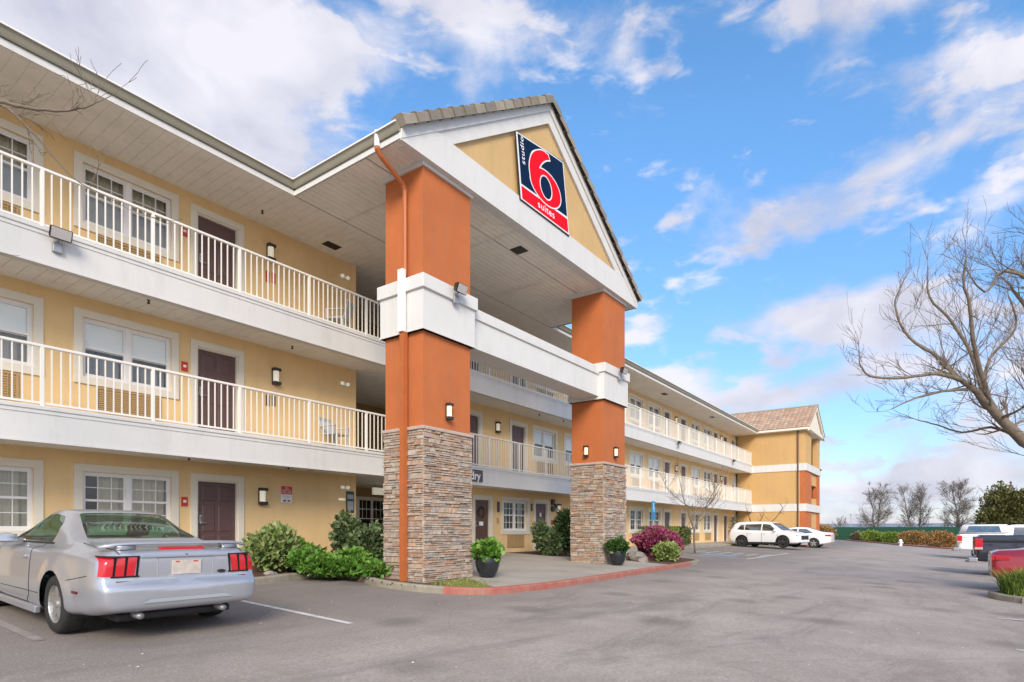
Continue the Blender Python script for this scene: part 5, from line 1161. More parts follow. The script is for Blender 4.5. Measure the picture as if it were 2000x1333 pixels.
# --- pickups on the right
PT = [(0.0, .50, .93, 1.18, .93, 1.34, .90), (.08, .48, .97, 1.2, .96, 1.375, .92), (.6, .46, .985, 1.2, .97, 1.38, .93), (1.85, .44, .985, 1.2, .97, 1.38, .93), (1.98, .44, .985, 1.2, .97, 1.40, .93), (2.12, .42, .98, 1.2, .94, 1.82, .70), (2.5, .42, .98, 1.2, .93, 1.88, .70), (3.4, .42, .98, 1.2, .93, 1.88, .70), (3.85, .42, .98, 1.2, .93, 1.72, .70), (4.4, .42, .98, 1.18, .92, 1.26, .76), (5.1, .44, .97, 1.14, .88, 1.20, .76), (5.5, .46, .94, 1.05, .82, 1.10, .70), (5.65, .50, .88, .92, .75, .95, .6)]
def pickup_extra(paint, canopy=False):
    def f(t, body):
        o = MB(); o.bbox(-.22, .03, -.96, .96, .46, .62, .03); o.box(-.3, -.2, -.05, .05, .42, .5); o.build('rear_bumper', MT['galv'], t)
        for sg in (-1, 1):
            o = MB(); o.bbox(-.055, .16, sg * .90 - .10, sg * .90 + .095, .88, 1.28, .02); q = o.build('tail_light', MT['tail'], t); o = MB(); o.bbox(-.058, .162, sg * .90 - .102, sg * .90 + .097, .90, .98, .01); o.build('reversing_lens', MT['reverse'], q)
            o = MB(); o.bbox(4.15, 4.3, sg * 1.06 - .1, sg * 1.06 + .1, 1.18, 1.38, .03); o.build('side_mirror', MT['trimblack'], t)
            o = MB(); o.tube([(2.08, sg * .975, 1.15), (2.08, sg * .988, .45)], .007, 4); o.tube([(3.1, sg * .945, 1.18), (3.12, sg * .99, .5)], .007, 4); o.tube([(4.1, sg * .94, 1.18), (4.1, sg * .99, .5)], .007, 4); o.build('door_gap', MT['trimblack'], t)
        o = MB(); o.bbox(-.065, -.02, -.74, .74, .70, 1.34, .015); o.bbox(-.08, -.05, -.12, .12, 1.1, 1.18, .01); o.build('tailgate', paint, t)
        o = MB(); o.bbox(.10, 1.92, -.80, .80, 1.36, 1.392, .004); o.build('bed_liner', MT['trimblack'], t); seats(t, ((3.3, 0),), .6)
        if canopy:
            b = bmesh.new(); bmesh.ops.create_cube(b, size=1)
            for v in b.verts: v.co = Vector((1.1 + v.co.x * (2.2 if v.co.z < 0 else 2.04) + (.12 if v.co.z > 0 and v.co.x < 0 else 0), v.co.y * (1.88 if v.co.z < 0 else 1.6), 1.63 + v.co.z * .5))
            bmesh.ops.bevel(b, geom=b.edges[:], offset=.05, segments=3, affect='EDGES'); o = MB(); o.frombm(b); cn = o.build('canopy', paint, t, True)
            for sg in (-1, 1): o = MB(); o.add([(.30, sg * .925, 1.46), (1.82, sg * .925, 1.46), (1.74, sg * .838, 1.80), (.46, sg * .838, 1.80)], [(0, 1, 2, 3)]); o.build('canopy_window', MT['darkglass'], cn)
            o = MB(); o.add([(-.005, -.72, 1.44), (-.005, .72, 1.44), (.13, .66, 1.80), (.13, -.66, 1.80)], [(0, 1, 2, 3)]); o.build('canopy_rear_window', MT['darkglass'], cn)
    return f
PW = [[(2.30, 1.28), (3.08, 1.28), (3.08, 1.72), (2.36, 1.72)], [(3.16, 1.28), (4.12, 1.28), (3.72, 1.66), (3.5, 1.72), (3.16, 1.72)]]
for nm, lab, loc, pt, cn in (('black_pickup', 'black pickup truck with a big red tail light at the right edge', (27.0, -.85, -.405), MT['blackcar'], False), ('white_pickup', 'white pickup truck with a windowed canopy beyond the black pickup', (41.9, -.55, -.405), MT['whitecar'], True)):
    make_car(nm, lab, 'pickup truck', loc, R(-90), PT, pt, MT['darkglass'], PW, [], [[(3.72, -.62), (3.72, .62), (4.35, .72), (4.35, -.72)]], (1.05, 4.65), .45, .40, .975, None, pickup_extra(pt, cn), nx=80)
# ------------------------------------------------------------------ plants
def leaves(blobs, n, size, rnd, up=.35, hollow=.55, zmin=None, slim=.42):
    """many small folded leaves through lumpy ellipsoids; blobs = (cx, cy, cz, rx, ry, rz)"""
    mb = MB(); tot = sum(b[3] * b[4] * b[5] for b in blobs) ; off = rnd.uniform(0, 50)
    for b in blobs:
        k = int(n * b[3] * b[4] * b[5] / tot)
        for _ in range(k):
            d = Vector((rnd.gauss(0, 1), rnd.gauss(0, 1), rnd.gauss(0, 1))).normalized(); r = (hollow + (1 - hollow) * rnd.random() ** .6)
            lump = 1 + .40 * mnoise.noise(d * 2.3 + Vector((off, 0, 0))) + .24 * mnoise.noise(d * 6 + Vector((0, off, 0)))
            if mnoise.noise(d * 4.5 + Vector((0, 0, off))) < -.42 and r > .75: continue
            p = Vector((b[0] + d.x * b[3] * r * lump, b[1] + d.y * b[4] * r * lump, b[2] + d.z * b[5] * r * lump))
            if zmin is not None and p.z < zmin + .01: continue
            s = size * rnd.uniform(.5, 1.45); a = (d + Vector((rnd.uniform(-1, 1), rnd.uniform(-1, 1), rnd.uniform(-.6, 1) + up)) * .8).normalized(); q = a.cross(Vector((rnd.uniform(-1, 1), rnd.uniform(-1, 1), rnd.uniform(-1, 1)))).normalized() * s * slim
            nn = a.cross(q).normalized() * s * .12
            mb.add([p, p + a * s * .5 + q + nn, p + a * s, p + a * s * .5 - q + nn], [(0, 1, 2), (0, 2, 3)])
    return mb
def stems(mb, cx, cy, z0, h, r, k, rnd, rad=.012):
    for _ in range(k):
        a = rnd.uniform(0, 6.28); q = rnd.uniform(.2, 1) * r; mb.tube([(cx + rnd.uniform(-.05, .05), cy + rnd.uniform(-.05, .05), z0), (cx + math.cos(a) * q * .4, cy + math.sin(a) * q * .4, z0 + h * .45), (cx + math.cos(a) * q, cy + math.sin(a) * q, z0 + h * rnd.uniform(.7, 1))], [rad, rad * .7, rad * .3], 5)
def shrub(name, label, cat, x, y, blobs, n, size, leafmat, seed, group=None, flowers=0, off=.11, stemr=.3, h=None, slim=.42, hollow=.55, up=.35, flowersize=.05):
    rnd = random.Random(seed); z = gz(y) + off; t = thing(name, label, cat, (x, y, z), 0, group); blobs = list(blobs)
    if name not in ('lane_hedge', 'azalea_bush', 'ground_cover_shrub'):
        for _ in range(8):
            b = rnd.choice(blobs[:3]); d = Vector((rnd.gauss(0, 1), rnd.gauss(0, 1), abs(rnd.gauss(0, 1)))).normalized(); q = .26 * b[3]; blobs.append((b[0] + d.x * b[3] * .98, b[1] + d.y * b[4] * .98, b[2] + d.z * b[5] * 1.02, q * .8, q * .8, q * 1.1))
    hh = h or max(b[2] + b[5] for b in blobs)
    leaves(blobs, n, size, rnd, zmin=0, slim=slim, hollow=hollow, up=up).build('foliage', leafmat, t)
    o = MB(); stems(o, 0, 0, -.02, hh * .85, stemr, 9, rnd); o.build('stem', MT['bark'], t)
    if flowers:
        o = MB()
        for _ in range(flowers):
            b = rnd.choice(blobs); d = Vector((rnd.gauss(0, 1) - .3, rnd.gauss(0, 1) - .8, abs(rnd.gauss(0, .8)))).normalized(); p = Vector((b[0] + d.x * b[3], b[1] + d.y * b[4], b[2] + d.z * b[5]))
            for k in range(6): a = (d + Vector((rnd.uniform(-1, 1), rnd.uniform(-1, 1), rnd.uniform(-1, 1)))).normalized() * flowersize; q = a.orthogonal().normalized() * flowersize * .5; o.add([p - a * .3, p + q, p + a, p - q], [(0, 1, 2, 3)])
        o.build('flower', LF['white'], t)
    return t
shrub('variegated_shrub', 'yellow green variegated shrub nearest the silver car', 'shrub', 7.35, 11.55, [(0, 0, .48, .50, .45, .40), (-.22, -.1, .38, .34, .34, .28), (.2, .1, .62, .33, .33, .30)], 2600, .12, LF['varieg'], 1, slim=.45)
gb_ = [(.1, 0, .18, .44, .42, .17), (-.35, .35, .22, .44, .42, .19), (.5, .55, .28, .5, .4, .22), (.30, -.5, .13, .42, .38, .14), (-.6, .75, .34, .28, .3, .2)]
shrub('ground_cover_shrub', 'bright green low leafy shrub mass in the bed left of the near pillar', 'shrub', 8.15, 10.1, gb_, 7000, .085, LF['bright'], 2, slim=.5)
shrub('ground_cover_shrub', 'bright green leafy clump between the variegated shrub and the rose bushes', 'shrub', 8.0, 11.4, [(0, 0, .28, .42, .42, .26), (-.1, .1, .48, .2, .2, .2)], 2600, .085, LF['bright'], 5, slim=.5)
shrub('rose_bush', 'bronze tipped rose bush with white flowers under the dark notice board', 'rose bush', 9.9, 12.2, [(0, 0, .62, .45, .45, .46), (-.15, 0, .95, .25, .25, .35)], 2400, .09, LF['rose'], 3, flowers=5)
shrub('rose_bush', 'green rose bush with white flowers touching the near pillar', 'rose bush', 9.35, 10.85, [(0, 0, .55, .48, .45, .40), (.3, .1, .72, .32, .3, .32)], 2600, .09, LF['rose'], 4, flowers=8)
shrub('rose_bush', 'rose bush with white flowers in front of the grey brown door', 'rose bush', 17.95, 11.35, [(0, 0, .45, .50, .42, .40), (-.3, .2, .85, .25, .25, .35)], 2300, .10, LF['rose'], 6, flowers=9)
shrub('camellia_bush', 'tall dark glossy bush beside the far pillar', 'bush', 18.9, 11.1, [(0, 0, .95, .50, .50, .62), (.1, .1, .5, .42, .4, .35)], 3600, .10, LF['camel'], 7)
shrub('azalea_bush', 'big round magenta flowering azalea right of the far pillar', 'azalea', 21.3, 8.75, [(0, 0, .56, .76, .72, .52), (.42, -.2, .44, .5, .55, .40)], 13000, .065, LF['azalea'], 8, slim=.6, hollow=.8)
shrub('lime_shrub', 'small yellow green shrub in front of the magenta azalea', 'shrub', 19.7, 7.75, [(0, 0, .32, .42, .38, .30)], 1900, .09, LF['lime'], 9)
shrub('brown_shrub', 'small sparse grey shrub at the foot of the far pillar', 'shrub', 18.55, 10.4, [(0, 0, .22, .3, .25, .2)], 400, .07, LF['farshrub'], 19)
for i, (x, l) in enumerate(((29.4, 'square clipped hedge bush under the windows, leftmost of three'), (31.1, 'square clipped hedge bush under the windows, middle of three'), (33.0, 'darker clipped bush under the windows, rightmost of three'))):
    rnd = random.Random(30 + i); y = 12.3; t = thing('hedge_bush', l, 'hedge bush', (x, y, gz(y) + .13), 0, 'clipped bushes under the far windows'); mb = MB()
    for _ in range(2600):
        p = Vector((rnd.uniform(-.72, .72), rnd.uniform(-.45, .45), rnd.uniform(.04, .95))); k = rnd.randrange(4)
        if k == 0: p.x = rnd.choice((-.72, .72)) + rnd.uniform(-.06, .06)
        elif k in (1, 3): p.y = -.45 + rnd.uniform(-.06, .06)
        else: p.z = .95 + rnd.uniform(-.06, .06)
        a = Vector((rnd.uniform(-1, 1), rnd.uniform(-1, 1), rnd.uniform(-.3, 1))).normalized() * .1; q = a.orthogonal().normalized() * .05; mb.add([p, p + a * .5 + q, p + a, p + a * .5 - q], [(0, 1, 2), (0, 2, 3)])
    mb.build('foliage', LF['hedge' if i != 1 else 'hedgegreen'], t); o = MB(); stems(o, 0, 0, 0, .8, .6, 14, rnd, .02); o.build('stem', MT['bark'], t)
# potted plants
def potted(label, x, y, s, seed, lm, flowers=0, z=None):
    z = gz(y) + .128 if z is None else z; t = thing('potted_plant', label, 'potted plant', (x, y, z), 0, 'dark glazed pots by the entrance'); rnd = random.Random(seed)
    o = MB(); pr = [(0, 0), (.135, 0), (.155, .02), (.215, .13), (.255, .26), (.262, .34), (.25, .42), (.245, .44), (.228, .44), (.232, .38)]; o.lathe([(r * s, h * s) for r, h in pr], (0, 0, 0), 32); o.build('pot', MT['pot'], t, True)
    o = MB(); o.lathe([(0, .39 * s), (.24 * s, .39 * s)], (0, 0, 0), 20); o.build('soil', MT['soil'], t)
    o = leaves([(0, 0, .54 * s, .27 * s, .27 * s, .15 * s), (.08, 0, .64 * s, .16, .16, .14), (-.16, .05, .58 * s, .14, .14, .12)], 620, .12, rnd, zmin=.40 * s, slim=.5); o.build('foliage', lm, t)
    if flowers:
        o = MB()
        for _ in range(flowers): p = Vector((rnd.uniform(-.2, .2), rnd.uniform(-.25, .1), .62 * s + rnd.uniform(0, .14))); a = Vector((rnd.uniform(-1, 1), rnd.uniform(-1, 1), 1)).normalized() * .04; q = a.orthogonal().normalized() * .02; o.add([p, p + q, p + a, p - q], [(0, 1, 2, 3)])
        o.build('flower', MT['alarmred'], t)
potted('dark pot of bright green leaves beside the near stone pillar', 10.22, 8.05, 1.02, 11, LF['bright'])
potted('dark pot of green and reddish leaves beside the far stone pillar', 16.15, 7.85, .98, 12, LF['camel'], 14)
# rocks
for i, (x, y, s, l) in enumerate(((19.3, 8.6, .30, 'grey boulder between the far pillar and the azalea, largest of three'), (18.6, 8.1, .16, 'small grey rock beside the boulder by the far pillar'), (18.6, 10.4, .20, 'pale rock under the glossy bush behind the far pillar'), (6.9, 10.95, .10, 'small rock on the edge of the bed near the silver car'), (27.9, 10.9, .16, 'pale rock on the walkway edge near the clipped bushes'))):
    b = bmesh.new(); bmesh.ops.create_icosphere(b, subdivisions=3, radius=1)
    for v in b.verts: v.co *= 1 + .30 * mnoise.noise(v.co * 1.3 + Vector((i * 7, 0, 0))); v.co = Vector((v.co.x * s * 1.4, v.co.y * s, v.co.z * s * .7))
    o = MB(); o.frombm(b); o = o.build('rock', MT['rock'], None, False, (x, y, gz(y) + .11 + s * .25)); tag(o, l, 'rock', 'rocks in the planting beds')

def grass_clump(mb, cx, cy, z, r, n, h, rnd, w_=.012):
    for _ in range(n):
        a = rnd.uniform(0, 6.28); q = r * math.sqrt(rnd.random()); x, y = cx + q * math.cos(a), cy + q * math.sin(a); hh = h * rnd.uniform(.35, 1.1); l = Vector((rnd.gauss(0, .8), rnd.gauss(0, .8), 0)) * hh * .5; s_ = Vector((-l.y, l.x, 0)).normalized() * w_
        p0 = Vector((x, y, z)); p1 = p0 + l * .35 + Vector((0, 0, hh * .6)); p2 = p0 + l + Vector((0, 0, hh * .95)); mb.add([p0 - s_, p0 + s_, p1 + s_ * .8, p1 - s_ * .8, p2], [(0, 1, 2, 3), (3, 2, 4)])
# kerbed island on the right with tall grass
RI = [(16.55, -7), (16.55, -1.9), (16.7, -1.3), (17.1, -.95), (17.6, -.8), (18.1, -.82), (18.6, -1.05), (18.9, -1.6), (18.95, -2.2), (18.95, -7)]
RP = smoothpath(RI, 4); o = kerb('island_kerb', RP, MT['curb'], inner=-1); struct(o)
mb = MB(); f = offs(RP, -.145); mb.add([(x, y, gz(y) + .10) for x, y in f], [tuple(range(len(f)))]); struct(fixn(mb.build('island_soil', MT['mulch'])))
rnd = random.Random(41)
for i, (x, y, r, n, h, l) in enumerate(((17.6, -1.5, .48, 1500, .62, 'clump of tall green grass on the tip of the kerbed island at the right edge'), (17.9, -2.5, .55, 1500, .7, 'clump of tall grass further back on the kerbed island'))):
    mb = MB(); grass_clump(mb, 0, 0, 0, r, n, h, rnd, .014); o = mb.build('grass_clump', LF['grass'], None, False, (x, y, gz(y) + .10)); tag(o, l, 'tall grass', 'tall grass on the island')
mb = MB(); rnd = random.Random(42)
for _ in range(150):
    x = rnd.uniform(8.4, 9.7); y = rnd.uniform(7.25, 8.2)
    if y < 7.25 + max(0, 8.7 - x) * .4: continue
    grass_clump(mb, x, y, gz(y) + .10, .05, 10, .06, rnd, .005)
o = mb.build('moss_grass', LF['tuft']); tag(o, 'thin mossy grass at the foot of the near stone pillar', 'grass', kind='stuff')
mb = MB(); rnd = random.Random(43)
for _ in range(260):
    k = rnd.random(); P_ = K0 if k < .5 else K2; x, y = rnd.choice(P_); x += rnd.uniform(-.3, .3); y += rnd.uniform(.12, .4) if P_ is K2 else rnd.uniform(.15, .35)
    if P_ is K0 and x < 5.8: continue
    p = Vector((x, y, gz(y) + .118)); a = Vector((rnd.uniform(-1, 1), rnd.uniform(-1, 1), rnd.uniform(0, .3))).normalized() * .05; q = a.orthogonal().normalized() * .02; mb.add([p - a * .5, p + q, p + a * .5, p - q], [(0, 1, 2, 3)])
o = mb.build('fallen_leaves', MT['mulch']); tag(o, 'dry fallen leaves scattered along the beds', 'leaves', kind='stuff')

mb = MB(); rnd = random.Random(44)
for _ in range(170):
    x, y = rnd.uniform(2, 30), rnd.uniform(-.5, 8); s_ = rnd.uniform(.006, .02); z = gz(y) + .006; n_ = 5; a0 = rnd.uniform(0, 6)
    mb.add([(x + s_ * math.cos(a0 + k * 1.257) * rnd.uniform(.6, 1.2), y + s_ * math.sin(a0 + k * 1.257) * rnd.uniform(.6, 1.2), z) for k in range(5)] + [(x, y, z + s_ * .5)], [(k, (k + 1) % 5, 5) for k in range(5)])
o = mb.build('loose_grit', MT['line']); tag(o, 'pale grit and litter specks scattered over the asphalt', 'grit', kind='stuff')

# ------------------------------------------------------------------ bare trees
def grow(mb, tw, p, d, L_, r, lev, rnd, maxlev, spread=.75, grav=.0, tip=.004, kids=(3, 5), seg=4):
    pts = [p.copy()]; rs = [r]; d = d.copy()
    for i in range(seg):
        d = (d + Vector((rnd.gauss(0, .13), rnd.gauss(0, .13), rnd.gauss(0, .10) + grav))).normalized(); p = p + d * (L_ / seg); pts.append(p.copy()); rs.append(max(tip, r * (1 - .62 * (i + 1) / seg)))
    (mb if lev < 2 else tw).tube(pts, rs, 6 if lev < 2 else (4 if lev < 3 else 3), cap=False)
    if lev >= maxlev: return
    k = rnd.randint(*kids)
    for i in range(k):
        t = rnd.uniform(.25, 1.0) if i else 1.0; j = min(seg, int(t * seg)); a = pts[j]; sd = Vector((rnd.gauss(0, 1), rnd.gauss(0, 1), rnd.gauss(0, .8) + .25)).normalized(); nd = (d + sd * spread * rnd.uniform(.6, 1.2)).normalized()
        grow(mb, tw, a, nd, L_ * rnd.uniform(.52, .78), max(tip, rs[j] * rnd.uniform(.5, .8)), lev + 1, rnd, maxlev, spread, grav, tip, kids, seg)
def bare_tree(name, label, x, y, z, h, r, seed, maxlev=5, n_main=4, group=None, cat='tree', tip=.012, m=None, spread=.6, up=.05, kids=(3, 5), trunk_h=.28, fan=.45):
    rnd = random.Random(seed); t = thing(name, label, cat, (x, y, z), 0, group); mb, tw = MB(), MB(); top = Vector((rnd.uniform(-.3, .3), rnd.uniform(-.3, .3), h * trunk_h))
    mb.tube([(0, 0, -.2), (top.x * .4, top.y * .4, h * trunk_h * .5), top], [r * 1.25, r, r * .9], 8)
    for i in range(n_main):
        a = 2 * math.pi * i / n_main + rnd.uniform(-.5, .5); d = Vector((math.cos(a) * fan, math.sin(a) * fan, 1)).normalized(); grow(mb, tw, top - Vector((0, 0, .1)), d, h * .40, r * .62, 1, rnd, maxlev, spread, up, tip, kids)
    mb.build('trunk', m or MT['bark'], t, True); tw.build('crown', m or MT['barkdark'], t); return t
def leader_tree(name, label, x, y, z, h, w_, r, seed, group, m):
    rnd = random.Random(seed); t = thing(name, label, 'tree', (x, y, z), 0, group); mb, tw = MB(), MB()
    for q in range(2):
        lean = Vector((0, (-1) ** q * rnd.uniform(.04, .12), 1)); P = [Vector((0, 0, -.2))]; rs = [r]
        for i in range(10): P.append(P[-1] + lean.normalized() * h * .095 + Vector((rnd.gauss(0, .07), rnd.gauss(0, .09), 0))); rs.append(r * (1 - .085 * (i + 1)))
        mb.tube(P, rs, 7)
        for k in range(26):
            f_ = rnd.uniform(.16, 1.0); i = min(9, int(f_ * 10)); p = P[i].lerp(P[i + 1], rnd.random()); a = rnd.uniform(0, 6.28); d = Vector((math.cos(a), math.sin(a), .35 + f_ * 1.1)).normalized(); ln = w_ * (.62 * math.sqrt(max(.05, math.sin(math.pi * min(1, f_ * .86 + .12)))))
            grow(mb, tw, p, d, ln * rnd.uniform(.75, 1.1), rs[i] * .42, 2, rnd, 5, .75, .02, .012, (3, 5), 4)
    mb.build('trunk', m, t, True); tw.build('crown', m, t); return t
# distant trees beyond the fence
def far(px, D):
    u = (px - 1000) / FPX; return D * (CA + SA * u), D * (SA - CA * u)
for i, (px, D, h, sd, l) in enumerate(((1708, 100, 9.6, 51, 'round bare tree beyond the green fence, leftmost of the three bare ones'), (1787, 98, 9.3, 52, 'upright bare tree beyond the green fence, middle of the three bare ones'), (1868, 92, 9.6, 53, 'tall bare tree with rising limbs beyond the green fence, rightmost of the three bare ones'))):
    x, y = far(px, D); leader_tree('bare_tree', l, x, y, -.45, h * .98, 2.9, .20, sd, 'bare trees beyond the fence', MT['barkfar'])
for i, (px, D, s, lm, l) in enumerate(((1965, 80, 1.0, 'olive', 'olive green leafy tree beyond the parked trucks'), (2075, 84, 1.25, 'olive', 'olive green tree outside the right edge beyond the trucks'))):
    x, y = far(px, D); t = thing('olive_tree', l, 'tree', (x, y, -.45), 0); rnd = random.Random(60 + i)
    bl = [(0, 0, 4.4, 2.9, 2.9, 2.6), (-1.3, 1.6, 2.9, 1.9, 1.9, 2.0), (1.4, -2.0, 3.3, 2.4, 2.4, 2.3), (.4, .6, 6.2, 1.6, 1.6, 1.7), (-.6, -1.6, 5.5, 1.8, 1.8, 1.5)]
    leaves(bl, 9500, .32, rnd, hollow=.25, zmin=.3, slim=.4).build('crown', LF[lm], t); o = MB(); tw = MB()
    for k in range(5): a = 2 * math.pi * k / 5; grow(o, o, Vector((0, 0, .6)), Vector((math.cos(a) * .5, math.sin(a) * .5, 1)).normalized(), 3.2, .12, 1, rnd, 4, .6, .05, .02, (3, 4))
    o.tube([(0, 0, -.2), (0, 0, .9)], [.25, .2], 8); o.build('trunk', MT['bark'], t, True)
# green screened fence, hedges, hydrant
A = Vector((80.5, 15)); B = Vector((75.5, -30)); n = 18; t = thing('screen_fence', 'long green screened fence across the end of the lot', 'fence', (80.5, 15, -.45)); o = MB(); vs = []
for i in range(n * 4 + 1):
    k = i / (n * 4); p = (B - A) * k; vs += [(p.x + .02 * math.sin(i * 2.1), p.y, .05), (p.x, p.y, 2.0 + .02 * math.sin(i * .9))]
o.add(vs, [(2 * i, 2 * i + 2, 2 * i + 3, 2 * i + 1) for i in range(n * 4)]); o.build('screen', MT['fencegreen'], t)
for i in range(n + 1): p = (B - A) * (i / n); o = MB(); o.tube([(p.x + .05, p.y, -.1), (p.x + .05, p.y, 2.1)], .035, 6); o.build('post', MT['galv'], t)
hl = [(77.0, 7.9, 1.5, 1.0, 'farshrub', 'grey brown low hedge at the far end beside the fence'), (74.6, 6.5, 1.9, 1.15, 'hedgegreen', 'yellow green hedge at the lane edge, left of the hydrant'), (73.4, 4.7, 1.9, 1.1, 'hedgegreen', 'second yellow green hedge right beside the hydrant'), (69.2, 2.55, 2.3, 1.3, 'hedgeorange', 'orange tipped hedge just right of the hydrant'), (64.4, .45, 2.2, 1.3, 'hedgeorange', 'orange tipped hedge nearest the white pickup')]
for i, (x, y, ln, h, lm, l) in enumerate(hl):
    bl = [(0, 0, h * .5, 1.0, ln * .5, h * .52), (.2, -.4, h * .45, .8, ln * .4, h * .5)]
    shrub('lane_hedge', l, 'hedge', x, y, bl, 4200, .11, LF[lm], 70 + i, 'hedges along the lane', off=0, stemr=.6, hollow=.75)
x, y = 62.9, 8.9; shrub('orange_shrub', 'orange brown shrub beyond the white sedan', 'shrub', 66.5, 10.3, [(0, 0, .8, 1.2, 1.4, .8), (-1.4, 1.5, .6, .9, 1.2, .6)], 3000, .16, LF['hedgeorange'], 80, off=0, stemr=.5)
shrub('far_shrub', 'low dark shrub at the corner of the stair tower', 'shrub', 75, 14.5, [(0, 0, 1.0, 2, 2.4, 1.2)], 2500, .2, LF['farshrub'], 81, off=0)
shrub('tower_shrub', 'dark bare shrub at the corner where the balcony meets the stair tower', 'shrub', 45.2, 12.4, [(0, 0, .9, .9, .5, 1.1)], 900, .08, LF['farshrub'], 82, off=.13, h=2.4, stemr=.9)
hx, hy = 63.3, 3.75; t = thing('fire_hydrant', 'small white fire hydrant between the hedges at the lane edge', 'fire hydrant', (62.8, 3.25, gz(3.2) - .12))
o = MB(); o.lathe([(.16, 0), (.16, .06), (.12, .07), (.12, .52), (.15, .54), (.15, .58), (.13, .62), (.07, .72), (0, .74)], (0, 0, 0), 16); o.build('barrel', MT['vinyl'], t, True)
o = MB(); o.tube([(0, -.2, .42), (0, .2, .42)], .06, 10); o.build('side_outlet', MT['vinyl'], t, True); o = MB(); o.tube([(-.2, 0, .38), (0, 0, .38)], .075, 10); o.build('front_outlet', MT['vinyl'], t, True)
struct(kerb('lane_kerb', smoothpath([(59.5, -1.8), (60.3, -.2), (62.2, 1.6), (65, 3.5), (69.5, 5.6), (75.5, 9)], 5), MT['redcurb'], inner=-1))
mb = MB(); mb.add([(59.6, -1.9, -.33), (60.4, -.3, -.30), (62.3, 1.5, -.24), (65, 3.4, -.18), (69.5, 5.4, -.10), (75.6, 8.9, -.02), (80, 12, 0), (80, -8, -.34)], [(0, 1, 2, 3, 4, 5, 6, 7)]); struct(fixn(mb.build('verge', MT['field'])))
# far backdrop: low tree line and sheds on the horizon
rnd = random.Random(90); mb = MB(); tw = []
for i in range(46):
    px = 1560 + i * 13; D = rnd.uniform(240, 320); x, y = far(px, D); h = rnd.uniform(1.5, 3.6)
    for _ in range(170):
        d = Vector((rnd.gauss(0, 3.2), rnd.gauss(0, 3.2), abs(rnd.gauss(0, h * .4)))); a = Vector((rnd.uniform(-1, 1), rnd.uniform(-1, 1), rnd.uniform(-1, 1))).normalized() * .8; q = a.orthogonal() * .5; p = Vector((x, y, -.3)) + d; mb.add([p, p + q, p + a, p - q], [(0, 1, 2, 3)])
o = mb.build('far_tree_line', LF['farshrub']); tag(o, 'low hazy line of far trees on the horizon', 'trees', kind='stuff')
x, y = far(1740, 190); t = thing('far_shed', 'long pale low roof far beyond the fence', 'shed', (x, y, -.45)); o = MB(); o.box(-4, 4, -22, 22, 0, 2.6); o.build('wall', MT['trim'], t); o = MB(); o.prism([(-4.6, 2.6), (4.6, 2.6), (0, 3.9)], -22.5, 22.5, 'y'); o.build('roof', MT['galv'], t)
x, y = far(1662, 150); t = thing('light_pole', 'thin light pole far beyond the fence', 'light pole', (x, y, -.45)); o = MB(); o.tube([(0, 0, 0), (0, 0, 5.6)], [.1, .07], 6); o.build('pole', MT['galv'], t); o = MB(); o.bbox(-.5, .5, -.2, .2, 5.55, 5.75, .03); o.build('lamp_head', MT['galv'], t)
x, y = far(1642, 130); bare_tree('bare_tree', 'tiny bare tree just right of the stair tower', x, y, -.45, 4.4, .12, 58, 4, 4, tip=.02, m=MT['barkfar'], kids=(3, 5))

# --- small multi stemmed tree in front of the far balconies
def limb_tree(name, label, base, limbs, seed, m, tm, maxlev=4, tip=.005, twig=(.22, .45), dens=2.2, group=None, kids=(2, 4), up=.04):
    """main limbs given as 3d polylines with radii, finer branches grown from them"""
    t = thing(name, label, 'tree', base); rnd = random.Random(seed); b0 = Vector(base); mb, tw = MB(), MB(); tw = mb if maxlev <= 3 or 'over' in name else tw
    for pts, r0, r1 in limbs:
        P = [Vector(p) - b0 for p in pts]; n = len(P); Q_ = []
        for i in range(n - 1):
            p0, p1, p2, p3 = P[max(i - 1, 0)], P[i], P[i + 1], P[min(i + 2, n - 1)]
            for j in range(4): t_ = j / 4; Q_.append(.5 * ((2 * p1) + (p2 - p0) * t_ + (2 * p0 - 5 * p1 + 4 * p2 - p3) * t_ ** 2 + (3 * p1 - p0 - 3 * p2 + p3) * t_ ** 3) + Vector((rnd.gauss(0, 1), rnd.gauss(0, 1), rnd.gauss(0, 1))) * r0 * .12)
        Q_.append(P[-1]); N_ = len(Q_); rs = [r0 + (r1 - r0) * (i / (N_ - 1)) for i in range(N_)]; mb.tube(Q_, rs, 8)
        tot = sum((Q_[i + 1] - Q_[i]).length for i in range(N_ - 1)); k = int(tot * dens) + 2
        for _ in range(k):
            i = int(rnd.uniform(.12, .999) * (N_ - 1)); p = Q_[i].lerp(Q_[i + 1], rnd.random()); d = (Q_[i + 1] - Q_[i]).normalized(); sd = Vector((rnd.gauss(0, 1), rnd.gauss(0, 1), rnd.gauss(0, .7) + .35)).normalized(); nd = (d * .55 + sd * .8).normalized()
            frac = 1 - i / N_ * .5; grow(mb, tw, p, nd, rnd.uniform(*twig) * tot ** .5 * frac * 1.5, max(tip, rs[i] * rnd.uniform(.22, .42)), 2, rnd, maxlev, .7, up, tip, kids)
        grow(mb, tw, Q_[-1], (Q_[-1] - Q_[-2]).normalized(), twig[1] * 1.6, r1 * .9, 2, rnd, maxlev, .6, up, tip, kids)
    mb.build('trunk', m, t, True); (tw.build('twigs', tm, t) if tw is not mb else None); return t
def PW3(px, py, D):
    u = (px - 1000) / FPX; return (D * (CA + SA * u), D * (SA - CA * u), CH + (HZY - py) * D / FPX)
base = (28.3, 9.7, gz(9.7)); X0, Y0, Z0 = base
